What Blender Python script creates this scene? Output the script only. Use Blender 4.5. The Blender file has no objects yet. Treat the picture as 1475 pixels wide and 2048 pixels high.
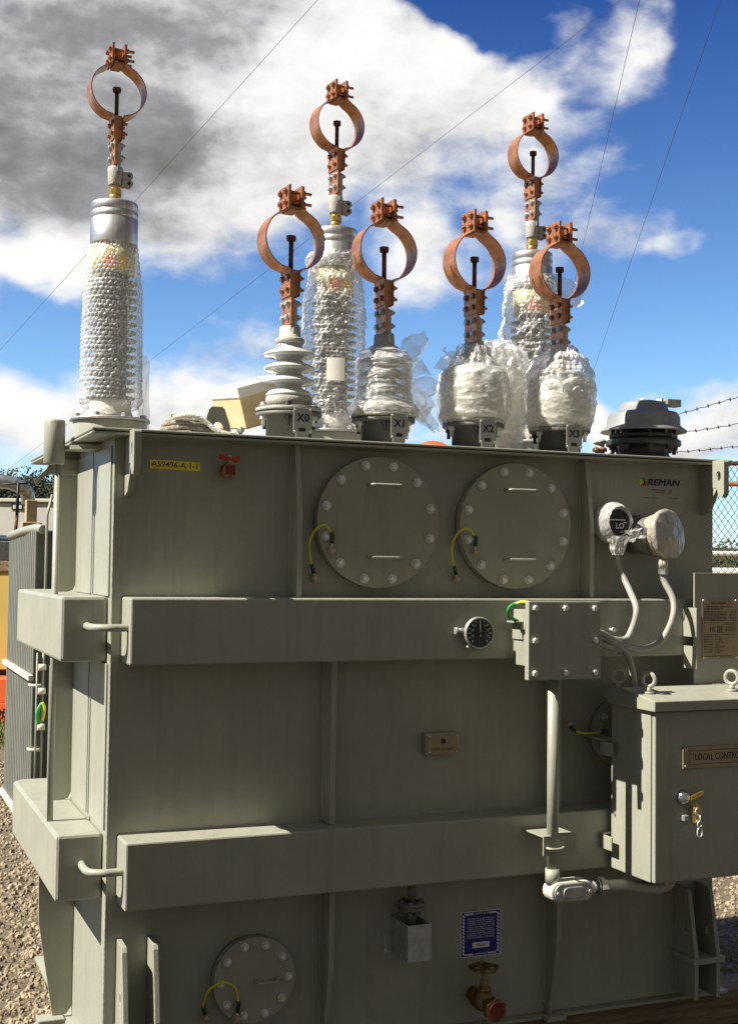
import bpy, math, random
from mathutils import Vector, Matrix, noise
sc = bpy.context.scene
COL = sc.collection
R = math.radians

# ------------------------------------------------------------------ camera
cd = bpy.data.cameras.new("camera"); cam = bpy.data.objects.new("camera", cd); COL.objects.link(cam)
cr = Vector((0.92440027, -0.38122227, 0.01239817)); cu = Vector((-0.02770226, -0.03468325, 0.99901434)); cf = Vector((0.38041651, 0.92383259, 0.04262193))
m = Matrix((( cr.x, cu.x, -cf.x, -0.81067), (cr.y, cu.y, -cf.y, -4.17901), (cr.z, cu.z, -cf.z, 1.66190), (0, 0, 0, 1)))
cam.matrix_world = m
cd.sensor_fit = 'VERTICAL'; cd.sensor_height = 24.0; cd.lens = 2538.8 / 2048 * 24.0
cd.clip_start = 0.05; cd.clip_end = 2000
sc.camera = cam

# ------------------------------------------------------------------ light
SUN_EL, SUN_AZ = 46.0, -88.2          # degrees; azimuth from +Y towards +X
sdir = Vector((math.sin(R(SUN_AZ)) * math.cos(R(SUN_EL)), math.cos(R(SUN_AZ)) * math.cos(R(SUN_EL)), math.sin(R(SUN_EL))))
ld = bpy.data.lights.new("sun", 'SUN'); ld.energy = 5.0; ld.angle = R(0.5); ld.color = (1.0, 0.93, 0.80)
lo = bpy.data.objects.new("sun", ld); COL.objects.link(lo)
lo.rotation_euler = (-sdir).to_track_quat('-Z', 'Y').to_euler(); lo.location = (-10, 0, 12)

wd = bpy.data.worlds.new("World"); sc.world = wd; wd.use_nodes = True
nt = wd.node_tree; nt.nodes.clear()
def N(t, **k):
    n = nt.nodes.new(t)
    for a, b in k.items(): setattr(n, a, b)
    return n
def LK(a, b): nt.links.new(a, b)
def mth(op, a, b=None, c=None, clamp=False):
    n = N('ShaderNodeMath', operation=op); n.use_clamp = clamp
    for i, v in enumerate((a, b, c)):
        if v is None: continue
        if isinstance(v, (int, float)): n.inputs[i].default_value = v
        else: LK(v, n.inputs[i])
    return n.outputs[0]
tc = N('ShaderNodeTexCoord'); dirv = tc.outputs['Generated']
sky = N('ShaderNodeTexSky'); sky.sky_type = 'NISHITA'; sky.sun_disc = False
sky.sun_elevation = R(SUN_EL); sky.sun_rotation = R(SUN_AZ); sky.altitude = 300; sky.dust_density = 0.25; sky.air_density = 0.9; sky.ozone_density = 3.0
sep = N('ShaderNodeSeparateXYZ'); LK(dirv, sep.inputs[0])
el = mth('MULTIPLY', mth('ARCSINE', sep.outputs[2]), 57.2958)
az = mth('MULTIPLY', mth('ARCTAN2', sep.outputs[0], sep.outputs[1]), 57.2958)
wn = N('ShaderNodeTexNoise'); wn.inputs['Scale'].default_value = 9; wn.inputs['Detail'].default_value = 4; LK(dirv, wn.inputs['Vector'])
ws = N('ShaderNodeVectorMath', operation='SUBTRACT'); LK(wn.outputs['Color'], ws.inputs[0]); ws.inputs[1].default_value = (.5, .5, .5)
wm = N('ShaderNodeVectorMath', operation='MULTIPLY'); LK(ws.outputs[0], wm.inputs[0]); wm.inputs[1].default_value = (7, 5.5, 0)
ae = N('ShaderNodeCombineXYZ'); LK(az, ae.inputs[0]); LK(el, ae.inputs[1])
aw = N('ShaderNodeVectorMath', operation='ADD'); LK(ae.outputs[0], aw.inputs[0]); LK(wm.outputs[0], aw.inputs[1])
def blobs(lst):
    tot = None
    for (a, e, sa, se, w) in lst:
        s = N('ShaderNodeVectorMath', operation='SUBTRACT'); LK(aw.outputs[0], s.inputs[0]); s.inputs[1].default_value = (a, e, 0)
        q = N('ShaderNodeVectorMath', operation='MULTIPLY'); LK(s.outputs[0], q.inputs[0]); q.inputs[1].default_value = (1/sa, 1/se, 0)
        d = N('ShaderNodeVectorMath', operation='DOT_PRODUCT'); LK(q.outputs[0], d.inputs[0]); LK(q.outputs[0], d.inputs[1])
        g = mth('MULTIPLY', mth('EXPONENT', mth('MULTIPLY', d.outputs['Value'], -1.0)), w)
        tot = g if tot is None else mth('ADD', tot, g)
    return tot
# cloud masses at fixed compass directions: azimuth, elevation, half widths (degrees), weight
DENS = [(10.0, 21.25, 9.41, 4.26, 1.3), (7.51, 16.8, 5.38, 3.36, 0.95), (18.09, 20.33, 6.72, 3.81, 1.05), (24.94, 21.04, 4.03, 2.58, 0.9), (29.27, 20.37, 2.02, 1.79, 0.55), (15.22, 16.05, 4.93, 2.24, 0.75), (6.96, 13.02, 3.14, 1.12, 0.85), (19.85, 24.36, 5.15, 1.57, 0.6), (33.73, 22.56, 1.34, 2.24, 0.62), (31.5, 22.87, 1.12, 2.46, 0.0), (27.2, 23.61, 2.13, 0.85, -1.3), (37.64, 20.92, 1.57, 5.38, -0.8), (36.35, 22.77, 1.34, 2.46, -0.2), (7.12, 6.61, 3.81, 2.13, 1.0), (14.71, 7.55, 3.36, 1.34, 1.0), (11.43, 6.11, 3.58, 0.9, 0.7), (37.23, 6.33, 3.36, 1.46, 1.3), (32.91, 6.83, 1.57, 0.78, 0.9), (21.49, 6.13, 7.84, 1.01, 0.7), (18.24, 10.97, 2.69, 1.34, 0.5), (15.11, 9.77, 2.24, 0.9, 0.45), (23.88, 14.12, 1.79, 2.91, 0.6), (34.63, 14.89, 3.58, 1.01, 0.5), (38.28, 16.66, 1.57, 1.23, 0.55), (5.97, 10.41, 1.79, 0.9, 0.4), (20.28, 11.45, 11.2, 1.34, -0.2), (34.86, 10.94, 4.48, 2.46, -0.35), (11.32, 11.36, 2.46, 2.02, -0.3), (28.85, 16.23, 1.79, 1.79, 0.3), (32.41, 19.24, 1.12, 2.02, 0.1)]
DARK = [(6.84, 17.76, 5.6, 2.91, 0.78), (6.3, 22.25, 5.82, 2.69, 0.45), (12.94, 18.23, 3.36, 2.46, 0.35), (18.03, 23.52, 3.58, 1.34, 0.45), (10.8, 14.96, 2.91, 1.01, 0.35), (12.84, 22.85, 3.14, 1.57, 0.3), (22.7, 17.74, 2.69, 1.34, 0.3), (18.7, 10.76, 3.14, 1.34, 0.1), (15.11, 9.77, 2.24, 1.01, 0.1), (38.28, 16.66, 1.57, 1.12, 0.1), (37.86, 5.46, 2.02, 0.67, 0.35), (5.97, 10.41, 1.34, 0.9, 0.2), (22.65, 21.44, 5.82, 1.79, -0.3), (17.23, 17.61, 4.48, 1.57, -0.15), (7.18, 12.82, 3.58, 1.01, -0.7), (33.72, 22.95, 2.02, 2.02, -0.2), (36.59, 7.0, 2.24, 0.9, -0.5), (14.7, 7.77, 2.91, 0.9, -0.4), (7.31, 7.26, 2.69, 1.12, -0.4)]
cn = N('ShaderNodeTexNoise'); cn.inputs['Scale'].default_value = 7.5; cn.inputs['Detail'].default_value = 9; cn.inputs['Roughness'].default_value = .62
cmap = N('ShaderNodeMapping'); cmap.inputs['Scale'].default_value = (1, 1, 1.7); LK(dirv, cmap.inputs[0]); LK(cmap.outputs[0], cn.inputs['Vector'])
cf_ = N('ShaderNodeTexNoise'); cf_.inputs['Scale'].default_value = 30; cf_.inputs['Detail'].default_value = 5; cf_.inputs['Roughness'].default_value = .5; cf_.inputs['Distortion'].default_value = .4; LK(cmap.outputs[0], cf_.inputs['Vector'])
nz = mth('ADD', mth('MULTIPLY', mth('SUBTRACT', cn.outputs['Fac'], 0.5), 1.9), mth('MULTIPLY', mth('SUBTRACT', cf_.outputs['Fac'], 0.5), .5))
# billow shading: the same noise sampled a little towards the sun
of = N('ShaderNodeVectorMath', operation='ADD'); LK(cmap.outputs[0], of.inputs[0]); of.inputs[1].default_value = (-.022, 0, .030)
cn3 = N('ShaderNodeTexNoise'); cn3.inputs['Scale'].default_value = 7.5; cn3.inputs['Detail'].default_value = 9; cn3.inputs['Roughness'].default_value = .62; LK(of.outputs[0], cn3.inputs['Vector'])
cf2 = N('ShaderNodeTexNoise'); cf2.inputs['Scale'].default_value = 30; cf2.inputs['Detail'].default_value = 5; cf2.inputs['Roughness'].default_value = .5; cf2.inputs['Distortion'].default_value = .4
of2 = N('ShaderNodeVectorMath', operation='ADD'); LK(cmap.outputs[0], of2.inputs[0]); of2.inputs[1].default_value = (-.006, 0, .008); LK(of2.outputs[0], cf2.inputs['Vector'])
bil = mth('ADD', mth('MULTIPLY', mth('SUBTRACT', cn3.outputs['Fac'], cn.outputs['Fac']), 1.3), mth('MULTIPLY', mth('SUBTRACT', cf2.outputs['Fac'], cf_.outputs['Fac']), .35))
bk = N('ShaderNodeMapRange'); bk.interpolation_type = 'SMOOTHSTEP'; LK(sep.outputs[1], bk.inputs[0]); bk.inputs[1].default_value = .25; bk.inputs[2].default_value = -.35   # unseen dark cloud added behind the camera to dim sky light on the front
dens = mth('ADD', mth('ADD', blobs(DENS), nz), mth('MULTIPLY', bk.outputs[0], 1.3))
mr = N('ShaderNodeMapRange'); mr.interpolation_type = 'SMOOTHSTEP'; LK(dens, mr.inputs[0])
mr.inputs[1].default_value = 0.04; mr.inputs[2].default_value = 0.86
cn2 = N('ShaderNodeTexNoise'); cn2.inputs['Scale'].default_value = 8; cn2.inputs['Detail'].default_value = 4; LK(cmap.outputs[0], cn2.inputs['Vector'])
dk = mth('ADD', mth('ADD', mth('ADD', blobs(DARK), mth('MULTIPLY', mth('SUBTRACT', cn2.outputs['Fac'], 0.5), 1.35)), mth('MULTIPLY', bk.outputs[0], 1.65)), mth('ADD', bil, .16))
dr = N('ShaderNodeMapRange'); dr.interpolation_type = 'SMOOTHSTEP'; LK(dk, dr.inputs[0]); dr.inputs[1].default_value = -0.1; dr.inputs[2].default_value = 1.22
cr_ = N('ShaderNodeValToRGB'); LK(dr.outputs[0], cr_.inputs[0])
els = cr_.color_ramp.elements
els[0].color = (7.4, 7.35, 7.2, 1); els[1].position = 1.0; els[1].color = (1.36, 1.36, 1.30, 1)
e_ = els.new(0.35); e_.color = (5.0, 5.0, 5.05, 1)
e_ = els.new(0.65); e_.color = (2.6, 2.62, 2.72, 1)
tint = N('ShaderNodeMixRGB', blend_type='MULTIPLY'); tint.inputs[0].default_value = 1; LK(sky.outputs[0], tint.inputs[1])
# deeper blue higher up, as a real clear sky has
dg = N('ShaderNodeMapRange'); LK(el, dg.inputs[0]); dg.inputs[1].default_value = 6; dg.inputs[2].default_value = 26
tr = N('ShaderNodeMixRGB'); LK(dg.outputs[0], tr.inputs[0]); tr.inputs[1].default_value = (1.0, 1.22, 1.35, 1); tr.inputs[2].default_value = (.15, .36, .78, 1)
LK(tr.outputs[0], tint.inputs[2])
mixc = N('ShaderNodeMixRGB'); LK(mr.outputs[0], mixc.inputs[0]); LK(tint.outputs[0], mixc.inputs[1]); LK(cr_.outputs[0], mixc.inputs[2])
bg = N('ShaderNodeBackground'); bg.inputs[1].default_value = 0.07; LK(mixc.outputs[0], bg.inputs[0])
wo = N('ShaderNodeOutputWorld'); LK(bg.outputs[0], wo.inputs[0])
sc.view_settings.view_transform = 'Standard'; sc.view_settings.look = 'None'; sc.view_settings.gamma = 1
sc.view_settings.exposure = 0.95
sc.cycles.max_bounces = 8; sc.cycles.transparent_max_bounces = 16; sc.cycles.caustics_reflective = False; sc.cycles.caustics_refractive = False

# ------------------------------------------------------------------ materials
MATS = {}
def mat(name, col, rough=.5, metal=0.0, var=0.08, vscale=6, bump=0.0, bscale=200, spec=0.5, col2=None, coat=0, alpha=1.0, transl=0.0, vdetail=4, streak=None):
    mt = bpy.data.materials.new(name); mt.use_nodes = True; t = mt.node_tree; b = t.nodes['Principled BSDF']
    def n(ty, **k):
        q = t.nodes.new(ty)
        for a, c in k.items(): setattr(q, a, c)
        return q
    c = n('ShaderNodeTexCoord'); src = c.outputs['Object']
    if streak:
        mp = n('ShaderNodeMapping'); mp.inputs['Scale'].default_value = streak; t.links.new(src, mp.inputs[0]); src = mp.outputs[0]
    nz = n('ShaderNodeTexNoise'); nz.inputs['Scale'].default_value = vscale; nz.inputs['Detail'].default_value = vdetail; nz.inputs['Roughness'].default_value = .6
    t.links.new(src, nz.inputs['Vector'])
    mx = n('ShaderNodeMixRGB'); rp = n('ShaderNodeMapRange'); t.links.new(nz.outputs['Fac'], rp.inputs[0]); rp.inputs[1].default_value = .33; rp.inputs[2].default_value = .67
    t.links.new(rp.outputs[0], mx.inputs[0])
    c2 = col2 if col2 else tuple(x * (1 - var * 2) for x in col)
    mx.inputs[1].default_value = (*col, 1); mx.inputs[2].default_value = (*c2, 1)
    t.links.new(mx.outputs[0], b.inputs['Base Color'])
    rr = n('ShaderNodeMapRange'); t.links.new(nz.outputs['Fac'], rr.inputs[0]); rr.inputs[3].default_value = max(rough - .08, .02); rr.inputs[4].default_value = min(rough + .12, 1)
    t.links.new(rr.outputs[0], b.inputs['Roughness'])
    b.inputs['Metallic'].default_value = metal; b.inputs['Specular IOR Level'].default_value = spec
    b.inputs['Coat Weight'].default_value = coat; b.inputs['Coat Roughness'].default_value = .1
    if bump:
        bn = n('ShaderNodeTexNoise'); bn.inputs['Scale'].default_value = bscale; bn.inputs['Detail'].default_value = 3; t.links.new(c.outputs['Object'], bn.inputs['Vector'])
        bp = n('ShaderNodeBump'); bp.inputs['Strength'].default_value = bump; bp.inputs['Distance'].default_value = .01; t.links.new(bn.outputs['Fac'], bp.inputs['Height']); t.links.new(bp.outputs[0], b.inputs['Normal'])
    if transl or alpha < 1:
        o = t.nodes['Material Output']; sh = b.outputs[0]
        if transl:
            tl = n('ShaderNodeBsdfTranslucent'); tl.inputs[0].default_value = (*col, 1); ms = n('ShaderNodeMixShader'); ms.inputs[0].default_value = transl
            t.links.new(sh, ms.inputs[1]); t.links.new(tl.outputs[0], ms.inputs[2]); sh = ms.outputs[0]
        if alpha < 1:
            tp = n('ShaderNodeBsdfTransparent'); ms = n('ShaderNodeMixShader')
            ar = n('ShaderNodeMapRange'); t.links.new(nz.outputs['Fac'], ar.inputs[0]); ar.inputs[1].default_value = .3; ar.inputs[2].default_value = .7
            ar.inputs[3].default_value = max(alpha - .22, 0); ar.inputs[4].default_value = min(alpha + .22, 1)
            t.links.new(ar.outputs[0], ms.inputs[0]); t.links.new(tp.outputs[0], ms.inputs[1]); t.links.new(sh, ms.inputs[2]); sh = ms.outputs[0]
        t.links.new(sh, o.inputs[0])
    MATS[name] = mt
    return mt
PAINT = (.358, .362, .300)
mat('grey paint', PAINT, .40, 0, .04, 2.6, .14, 230, col2=(.300, .305, .252), vdetail=9)
mat('grey paint dull', (.335, .325, .265), .5, 0, .05, 7, .15, 300)
mat('flange grey', (.15, .15, .14), .5, 0, .1, 20, .1, 300)
mat('dark cast metal', (.07, .072, .072), .45, .2, .2, 30, .2, 200)
mat('gasket black', (.012, .012, .012), .7)
mat('hood grey', (.27, .28, .29), .45, 0, .1, 14, .1, 150)
mat('rail rust', (.42, .17, .07), .7, .1, .3, 20, .2, 80)
mat('black', (.01, .01, .01), .5)
mat('copper', (.68, .31, .16), .40, .65, .2, 20, .1, 150, col2=(.34, .14, .07), vdetail=8)
mat('copper block', (.56, .25, .13), .45, .6, .2, 45, .25, 160, col2=(.34, .12, .055), vdetail=8)
mat('dark bolt', (.17, .07, .04), .5, .6, .2, 40)
mat('bronze bolt', (.50, .24, .12), .4, .8, .25, 60, col2=(.2, .1, .05))
mat('tan bolt', (.56, .47, .33), .4, .4, .2, 60)
mat('zinc', (.80, .80, .77), .35, .35, .15, 60, .1, 200)
mat('galvanised', (.50, .50, .49), .45, .6, .15, 25, .1, 100)
mat('aluminium', (.66, .66, .66), .42, .85, .1, 1.2, .05, 80, col2=(.36, .36, .37), streak=(22, 22, .3))
mat('brass', (.80, .56, .18), .3, .9, .15, 40)
mat('old brass', (.32, .21, .08), .45, .8, .3, 40, .3, 120)
mat('porcelain', (.60, .62, .62), .12, 0, .04, 8, coat=.6)
mat('porcelain dark', (.26, .27, .28), .25, 0, .1, 30, coat=.3)
mat('cast cement', (.46, .45, .40), .6, 0, .12, 30, .3, 180)
mat('foam wrap', (.90, .88, .83), .4, 0, .03, 9, .25, 60, spec=.5, transl=.3)
mat('silver film', (.30, .275, .25), .34, .15, .2, 18, .5, 45, col2=(.50, .46, .38), coat=.25)
mat('brass plate', (.38, .30, .19), .4, .4, .12, 12, .05, 100)
mat('sign grey', (.30, .30, .30), .4, .3, .05, 30)
mat('label yellow', (.95, .80, .05), .5, 0, .02)
mat('label blue', (.012, .014, .19), .4, 0, .03)
mat('white print', (.78, .76, .76), .5, 0, .02)
mat('red plastic', (.55, .025, .012), .4, 0, .05)
mat('dark red', (.16, .02, .015), .5, 0, .05)
mat('orange plastic', (.85, .12, .03), .4, 0, .03)
mat('yellow wire', (.62, .58, .03), .4, 0, .05)
mat('green wire', (.03, .30, .06), .4)
mat('green sleeve', (.008, .05, .02), .4)
mat('flex conduit', (.34, .34, .31), .5, 0, .08, 20, .05)
mat('conduit light', (.62, .60, .52), .5, 0, .05, 20)
mat('rope', (.36, .33, .26), .9, 0, .25, 60, .6, 150)
mat('rope white', (.75, .72, .65), .9, 0, .1, 60, .6, 150)
mat('cardboard', (.74, .56, .33), .8, 0, .08, 10, .1, 80)
mat('white foam', (.85, .82, .76), .7, 0, .04, 10)
mat('timber', (.30, .21, .11), .8, 0, .3, 4, .4, 60, streak=(1, 12, 12))
mat('painted ground shade', (.035, .032, .026), .85, 0, .3, 3, .5, 60)  # near-black colour standing in for shade on the ground
mat('container white', (.62, .60, .58), .5, 0, .05, 1.5, .05)
mat('tan post', (.45, .37, .22), .7, 0, .15, 6, .2, 60)
mat('machine yellow', (.62, .44, .12), .5, 0, .06, 2, .05)
mat('orange paint', (.80, .13, .035), .45, 0, .05, 2)
mat('rust', (.25, .09, .04), .8, 0, .4, 20, .3, 80)
mat('fence wire', (.13, .08, .06), .6, .5, .4, 15)
mat('wire', (.09, .09, .10), .5, .5, .1)
mat('fin green', (.20, .21, .185), .5, 0, .12, 5, .05)
mat('gravel stone', (.42, .34, .23), .9, 0, .3, 9, .3, 200, col2=(.16, .125, .08), vdetail=2)
mat('gravel bed', (.20, .16, .10), .95, 0, .3, 55, .9, 90, col2=(.07, .055, .035), vdetail=8)
mat('grass', (.10, .14, .02), .9, 0, .3, 30, .5, 60, col2=(.16, .13, .04))
mat('leaf dark', (.028, .038, .014), .9, 0, .4, .6, col2=(.045, .055, .022))
mat('bark', (.08, .06, .04), .9, 0, .2, 10)
mat('skin chrome', (.8, .8, .82), .12, 1.0, .05, 20)
mat('amber sticker', (.85, .50, .06), .5, 0, .05)
mat('red sticker', (.80, .20, .10), .5, 0, .05)
mat('cream cylinder', (.68, .60, .36), .4, 0, .05)

def film(name, a0, a1, rough, tint=(.86, .86, .85), tl=.25, vs=16):
    m_ = mat(name, tint, rough, 0, .02, vs, .15, 90, spec=1.0, coat=.5); t = m_.node_tree; b = t.nodes['Principled BSDF']; o = t.nodes['Material Output']
    lw = t.nodes.new('ShaderNodeLayerWeight'); lw.inputs[0].default_value = .45
    nz = t.nodes.new('ShaderNodeTexNoise'); nz.inputs['Scale'].default_value = vs; nz.inputs['Detail'].default_value = 6
    c = t.nodes.new('ShaderNodeTexCoord'); t.links.new(c.outputs['Object'], nz.inputs['Vector'])
    ad = t.nodes.new('ShaderNodeMath'); ad.operation = 'MULTIPLY_ADD'; t.links.new(nz.outputs['Fac'], ad.inputs[0]); ad.inputs[1].default_value = .7; ad.inputs[2].default_value = -.35
    su = t.nodes.new('ShaderNodeMath'); su.operation = 'ADD'; t.links.new(lw.outputs['Facing'], su.inputs[0]); t.links.new(ad.outputs[0], su.inputs[1])
    mr_ = t.nodes.new('ShaderNodeMapRange'); t.links.new(su.outputs[0], mr_.inputs[0]); mr_.inputs[3].default_value = a0; mr_.inputs[4].default_value = a1
    tr_ = t.nodes.new('ShaderNodeBsdfTranslucent'); tr_.inputs[0].default_value = (*tint, 1)
    m1_ = t.nodes.new('ShaderNodeMixShader'); m1_.inputs[0].default_value = tl; t.links.new(b.outputs[0], m1_.inputs[1]); t.links.new(tr_.outputs[0], m1_.inputs[2])
    tp = t.nodes.new('ShaderNodeBsdfTransparent'); m2_ = t.nodes.new('ShaderNodeMixShader')
    t.links.new(mr_.outputs[0], m2_.inputs[0]); t.links.new(tp.outputs[0], m2_.inputs[1]); t.links.new(m1_.outputs[0], m2_.inputs[2]); t.links.new(m2_.outputs[0], o.inputs[0])
def weathered(name):
    t = MATS[name].node_tree; b = t.nodes['Principled BSDF']; src = b.inputs['Base Color'].links[0].from_socket
    c = t.nodes.new('ShaderNodeTexCoord')
    def layer(scale, vec, lo, hi, col, f):
        nonlocal src
        mp = t.nodes.new('ShaderNodeMapping'); mp.inputs['Scale'].default_value = vec; t.links.new(c.outputs['Object'], mp.inputs[0])
        n_ = t.nodes.new('ShaderNodeTexNoise'); n_.inputs['Scale'].default_value = scale; n_.inputs['Detail'].default_value = 6; n_.inputs['Roughness'].default_value = .7; t.links.new(mp.outputs[0], n_.inputs['Vector'])
        r_ = t.nodes.new('ShaderNodeMapRange'); r_.inputs[1].default_value = lo; r_.inputs[2].default_value = hi; r_.inputs[4].default_value = f; t.links.new(n_.outputs['Fac'], r_.inputs[0])
        m_ = t.nodes.new('ShaderNodeMixRGB'); t.links.new(r_.outputs[0], m_.inputs[0]); t.links.new(src, m_.inputs[1]); m_.inputs[2].default_value = (*col, 1); src = m_.outputs[0]
    layer(9, (2.2, 2.2, .16), .50, .80, (.20, .19, .15), .45)      # drip streaks
    layer(3.2, (1, 1, 1), .52, .75, (.45, .42, .33), .35)          # dust
    layer(55, (1, 1, .6), .70, .76, (.12, .11, .09), .6)           # scuffs and specks
    t.links.new(src, b.inputs['Base Color'])
weathered('grey paint'); weathered('grey paint dull')
film('bubble wrap', .22, .92, .08)
film('bubble wrap heavy', .42, 1.0, .12)
film('clear film', .12, .85, .08, vs=10)

# ------------------------------------------------------------------ mesh building
class MB:
    def __init__(s): s.v = []; s.f = []; s.sm = []
    def add(s, vs, fs, smooth=False):
        o = len(s.v); s.v += [tuple(v) for v in vs]; s.f += [tuple(i + o for i in f) for f in fs]; s.sm += [smooth] * len(fs); return s
    def box(s, x0, x1, y0, y1, z0, z1):
        return s.add([(x0, y0, z0), (x1, y0, z0), (x1, y1, z0), (x0, y1, z0), (x0, y0, z1), (x1, y0, z1), (x1, y1, z1), (x0, y1, z1)],
                     [(0, 3, 2, 1), (4, 5, 6, 7), (0, 1, 5, 4), (1, 2, 6, 5), (2, 3, 7, 6), (3, 0, 4, 7)])
    def prism(s, pts, ax, a, b):            # pts: 2D outline; ax x:(y,z) y:(x,z) z:(x,y)
        def P(p, h): return (h, p[0], p[1]) if ax == 'x' else (p[0], h, p[1]) if ax == 'y' else (p[0], p[1], h)
        n = len(pts); vs = [P(p, a) for p in pts] + [P(p, b) for p in pts]
        fs = [tuple(range(n)), tuple(range(2 * n - 1, n - 1, -1))] + [((i + 1) % n, i, n + i, n + (i + 1) % n) for i in range(n)]
        return s.add(vs, fs)
    def frame(s, d):
        d = Vector(d).normalized(); u = d.orthogonal().normalized() if abs(d.z) > .9 else d.cross(Vector((0, 0, 1))).normalized(); return d, u, d.cross(u).normalized()
    def cyl(s, p0, p1, r0, r1=None, n=24, smooth=True, caps=True, rot=0):
        r1 = r0 if r1 is None else r1; p0 = Vector(p0); p1 = Vector(p1); d, u, w = s.frame(p1 - p0); vs = []
        for p, r in ((p0, r0), (p1, r1)):
            for i in range(n): a = 2 * math.pi * i / n + rot; vs.append(p + u * r * math.cos(a) + w * r * math.sin(a))
        s.add(vs, [(i, (i + 1) % n, n + (i + 1) % n, n + i) for i in range(n)], smooth)
        if caps:
            o = len(s.v) - 2 * n; s.f += [tuple(o + i for i in range(n - 1, -1, -1)), tuple(o + n + i for i in range(n))]; s.sm += [False, False]
        return s
    def hexn(s, p, d, r, h): d = Vector(d).normalized(); p = Vector(p); return s.cyl(p, p + d * h, r, r, 6, False, rot=random.random())
    def bolt(s, p, d, r, h, washer=True):
        d = Vector(d).normalized(); p = Vector(p)
        if washer: s.cyl(p, p + d * h * .25, r * 1.25, r * 1.25, 16); p = p + d * h * .25
        s.hexn(p, d, r, h); s.cyl(p + d * h, p + d * h * 1.12, r * .8, r * .6, 12); return s
    def lathe(s, prof, c, ax=(0, 0, 1), n=40, smooth=True, fn=None):
        c = Vector(c); d, u, w = s.frame(ax); vs = []; k = len(prof)
        for (r, h) in prof:
            for i in range(n): a = 2 * math.pi * i / n; vs.append(c + d * h + (u * math.cos(a) + w * math.sin(a)) * r)
        fs = []
        for j in range(k - 1):
            for i in range(n): fs.append((j * n + i, j * n + (i + 1) % n, (j + 1) * n + (i + 1) % n, (j + 1) * n + i))
        s.add(vs, fs, smooth)
        o = len(s.v) - k * n
        s.f += [tuple(o + i for i in range(n - 1, -1, -1)), tuple(o + (k - 1) * n + i for i in range(n))]; s.sm += [False, False]
        return s
    def tube(s, pts, r, n=10, closed=False, caps=True, rf=None):
        pts = [Vector(p) for p in pts]; k = len(pts); vs = []; up = None
        for j, p in enumerate(pts):
            a = pts[(j - 1) % k] if (closed or j > 0) else p; b = pts[(j + 1) % k] if (closed or j < k - 1) else p
            t = (b - a).normalized()
            if up is None: up = t.orthogonal().normalized()
            up = (up - t * up.dot(t)).normalized(); w = t.cross(up); rr = rf(j) if rf else r
            for i in range(n): an = 2 * math.pi * i / n; vs.append(p + (up * math.cos(an) + w * math.sin(an)) * rr)
        fs = []
        for j in range(k if closed else k - 1):
            for i in range(n): fs.append((j * n + i, j * n + (i + 1) % n, ((j + 1) % k) * n + (i + 1) % n, ((j + 1) % k) * n + i))
        s.add(vs, fs, True)
        if caps and not closed:
            o = len(s.v) - k * n; s.f += [tuple(o + i for i in range(n - 1, -1, -1)), tuple(o + (k - 1) * n + i for i in range(n))]; s.sm += [False, False]
        return s
    def build(s, name, m_, parent=None, loc=None, bevel=0.0, kind=None, **props):
        me = bpy.data.meshes.new(name); me.from_pydata(s.v, [], s.f); me.polygons.foreach_set('use_smooth', s.sm); me.update()
        me.materials.append(MATS[m_]); o = bpy.data.objects.new(name, me); COL.objects.link(o)
        if bevel:
            b = o.modifiers.new('bevel', 'BEVEL'); b.width = bevel; b.segments = 2; b.limit_method = 'ANGLE'; b.angle_limit = R(40)
        if parent: put(o, parent)
        if loc: o.location = loc
        if kind: o['kind'] = kind
        for k_, v_ in props.items(): o[k_] = v_
        return o
def world_loc(o):
    l = Vector(o.location); p = o.parent
    while p: l += Vector(p.location); p = p.parent
    return l
def put(o, parent): o.parent = parent; o.location = -world_loc(parent)     # mesh data stay in world coordinates
def thing(name, label, cat, loc, group=None, kind=None):
    o = bpy.data.objects.new(name, None); COL.objects.link(o); o.location = loc; o.empty_display_size = .1
    o['label'] = label; o['category'] = cat
    if group: o['group'] = group
    return o
def tag(o, label, cat, group=None):
    o['label'] = label; o['category'] = cat
    if group: o['group'] = group
    return o
def spline(pts, k=8):
    P = [Vector(p) for p in pts]; P = [P[0] * 2 - P[1]] + P + [P[-1] * 2 - P[-2]]; out = []
    for i in range(1, len(P) - 2):
        for j in range(k):
            t = j / k; a, b, c, d = P[i - 1], P[i], P[i + 1], P[i + 2]
            out.append(.5 * ((2 * b) + (c - a) * t + (2 * a - 5 * b + 4 * c - d) * t * t + (3 * b - a - 3 * c + d) * t ** 3))
    out.append(P[-2]); return out
def text(body, h, c, m_, parent, name='lettering', w=None, bold=0.0, shear=0, align='CENTER', roll=0.0, slope=0.0):
    cu_ = bpy.data.curves.new(name, 'FONT'); cu_.body = body; cu_.size = 1; cu_.align_x = align; cu_.align_y = 'CENTER'; cu_.offset = bold; cu_.shear = shear; cu_.extrude = 0.0; cu_.resolution_u = 3
    to = bpy.data.objects.new(name, cu_); COL.objects.link(to)
    bpy.context.view_layer.update()
    me = bpy.data.meshes.new_from_object(to.evaluated_get(bpy.context.evaluated_depsgraph_get())); bpy.data.objects.remove(to); bpy.data.curves.remove(cu_)
    xs = [v.co.x for v in me.vertices] or [0, 1]; wd_ = max(xs) - min(xs)
    sy = h / .70; sx = sy if w is None else w / wd_
    c_, s_ = math.cos(roll), math.sin(roll)
    for v in me.vertices:
        x, y = v.co.x * sx, v.co.y * sy; v.co = (c[0] + x * c_ - y * s_, c[1] + x * slope, c[2] + x * s_ + y * c_)
    me.materials.append(MATS[m_]); o = bpy.data.objects.new(name, me); COL.objects.link(o)
    if parent: put(o, parent)
    return o

random.seed(7)
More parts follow.
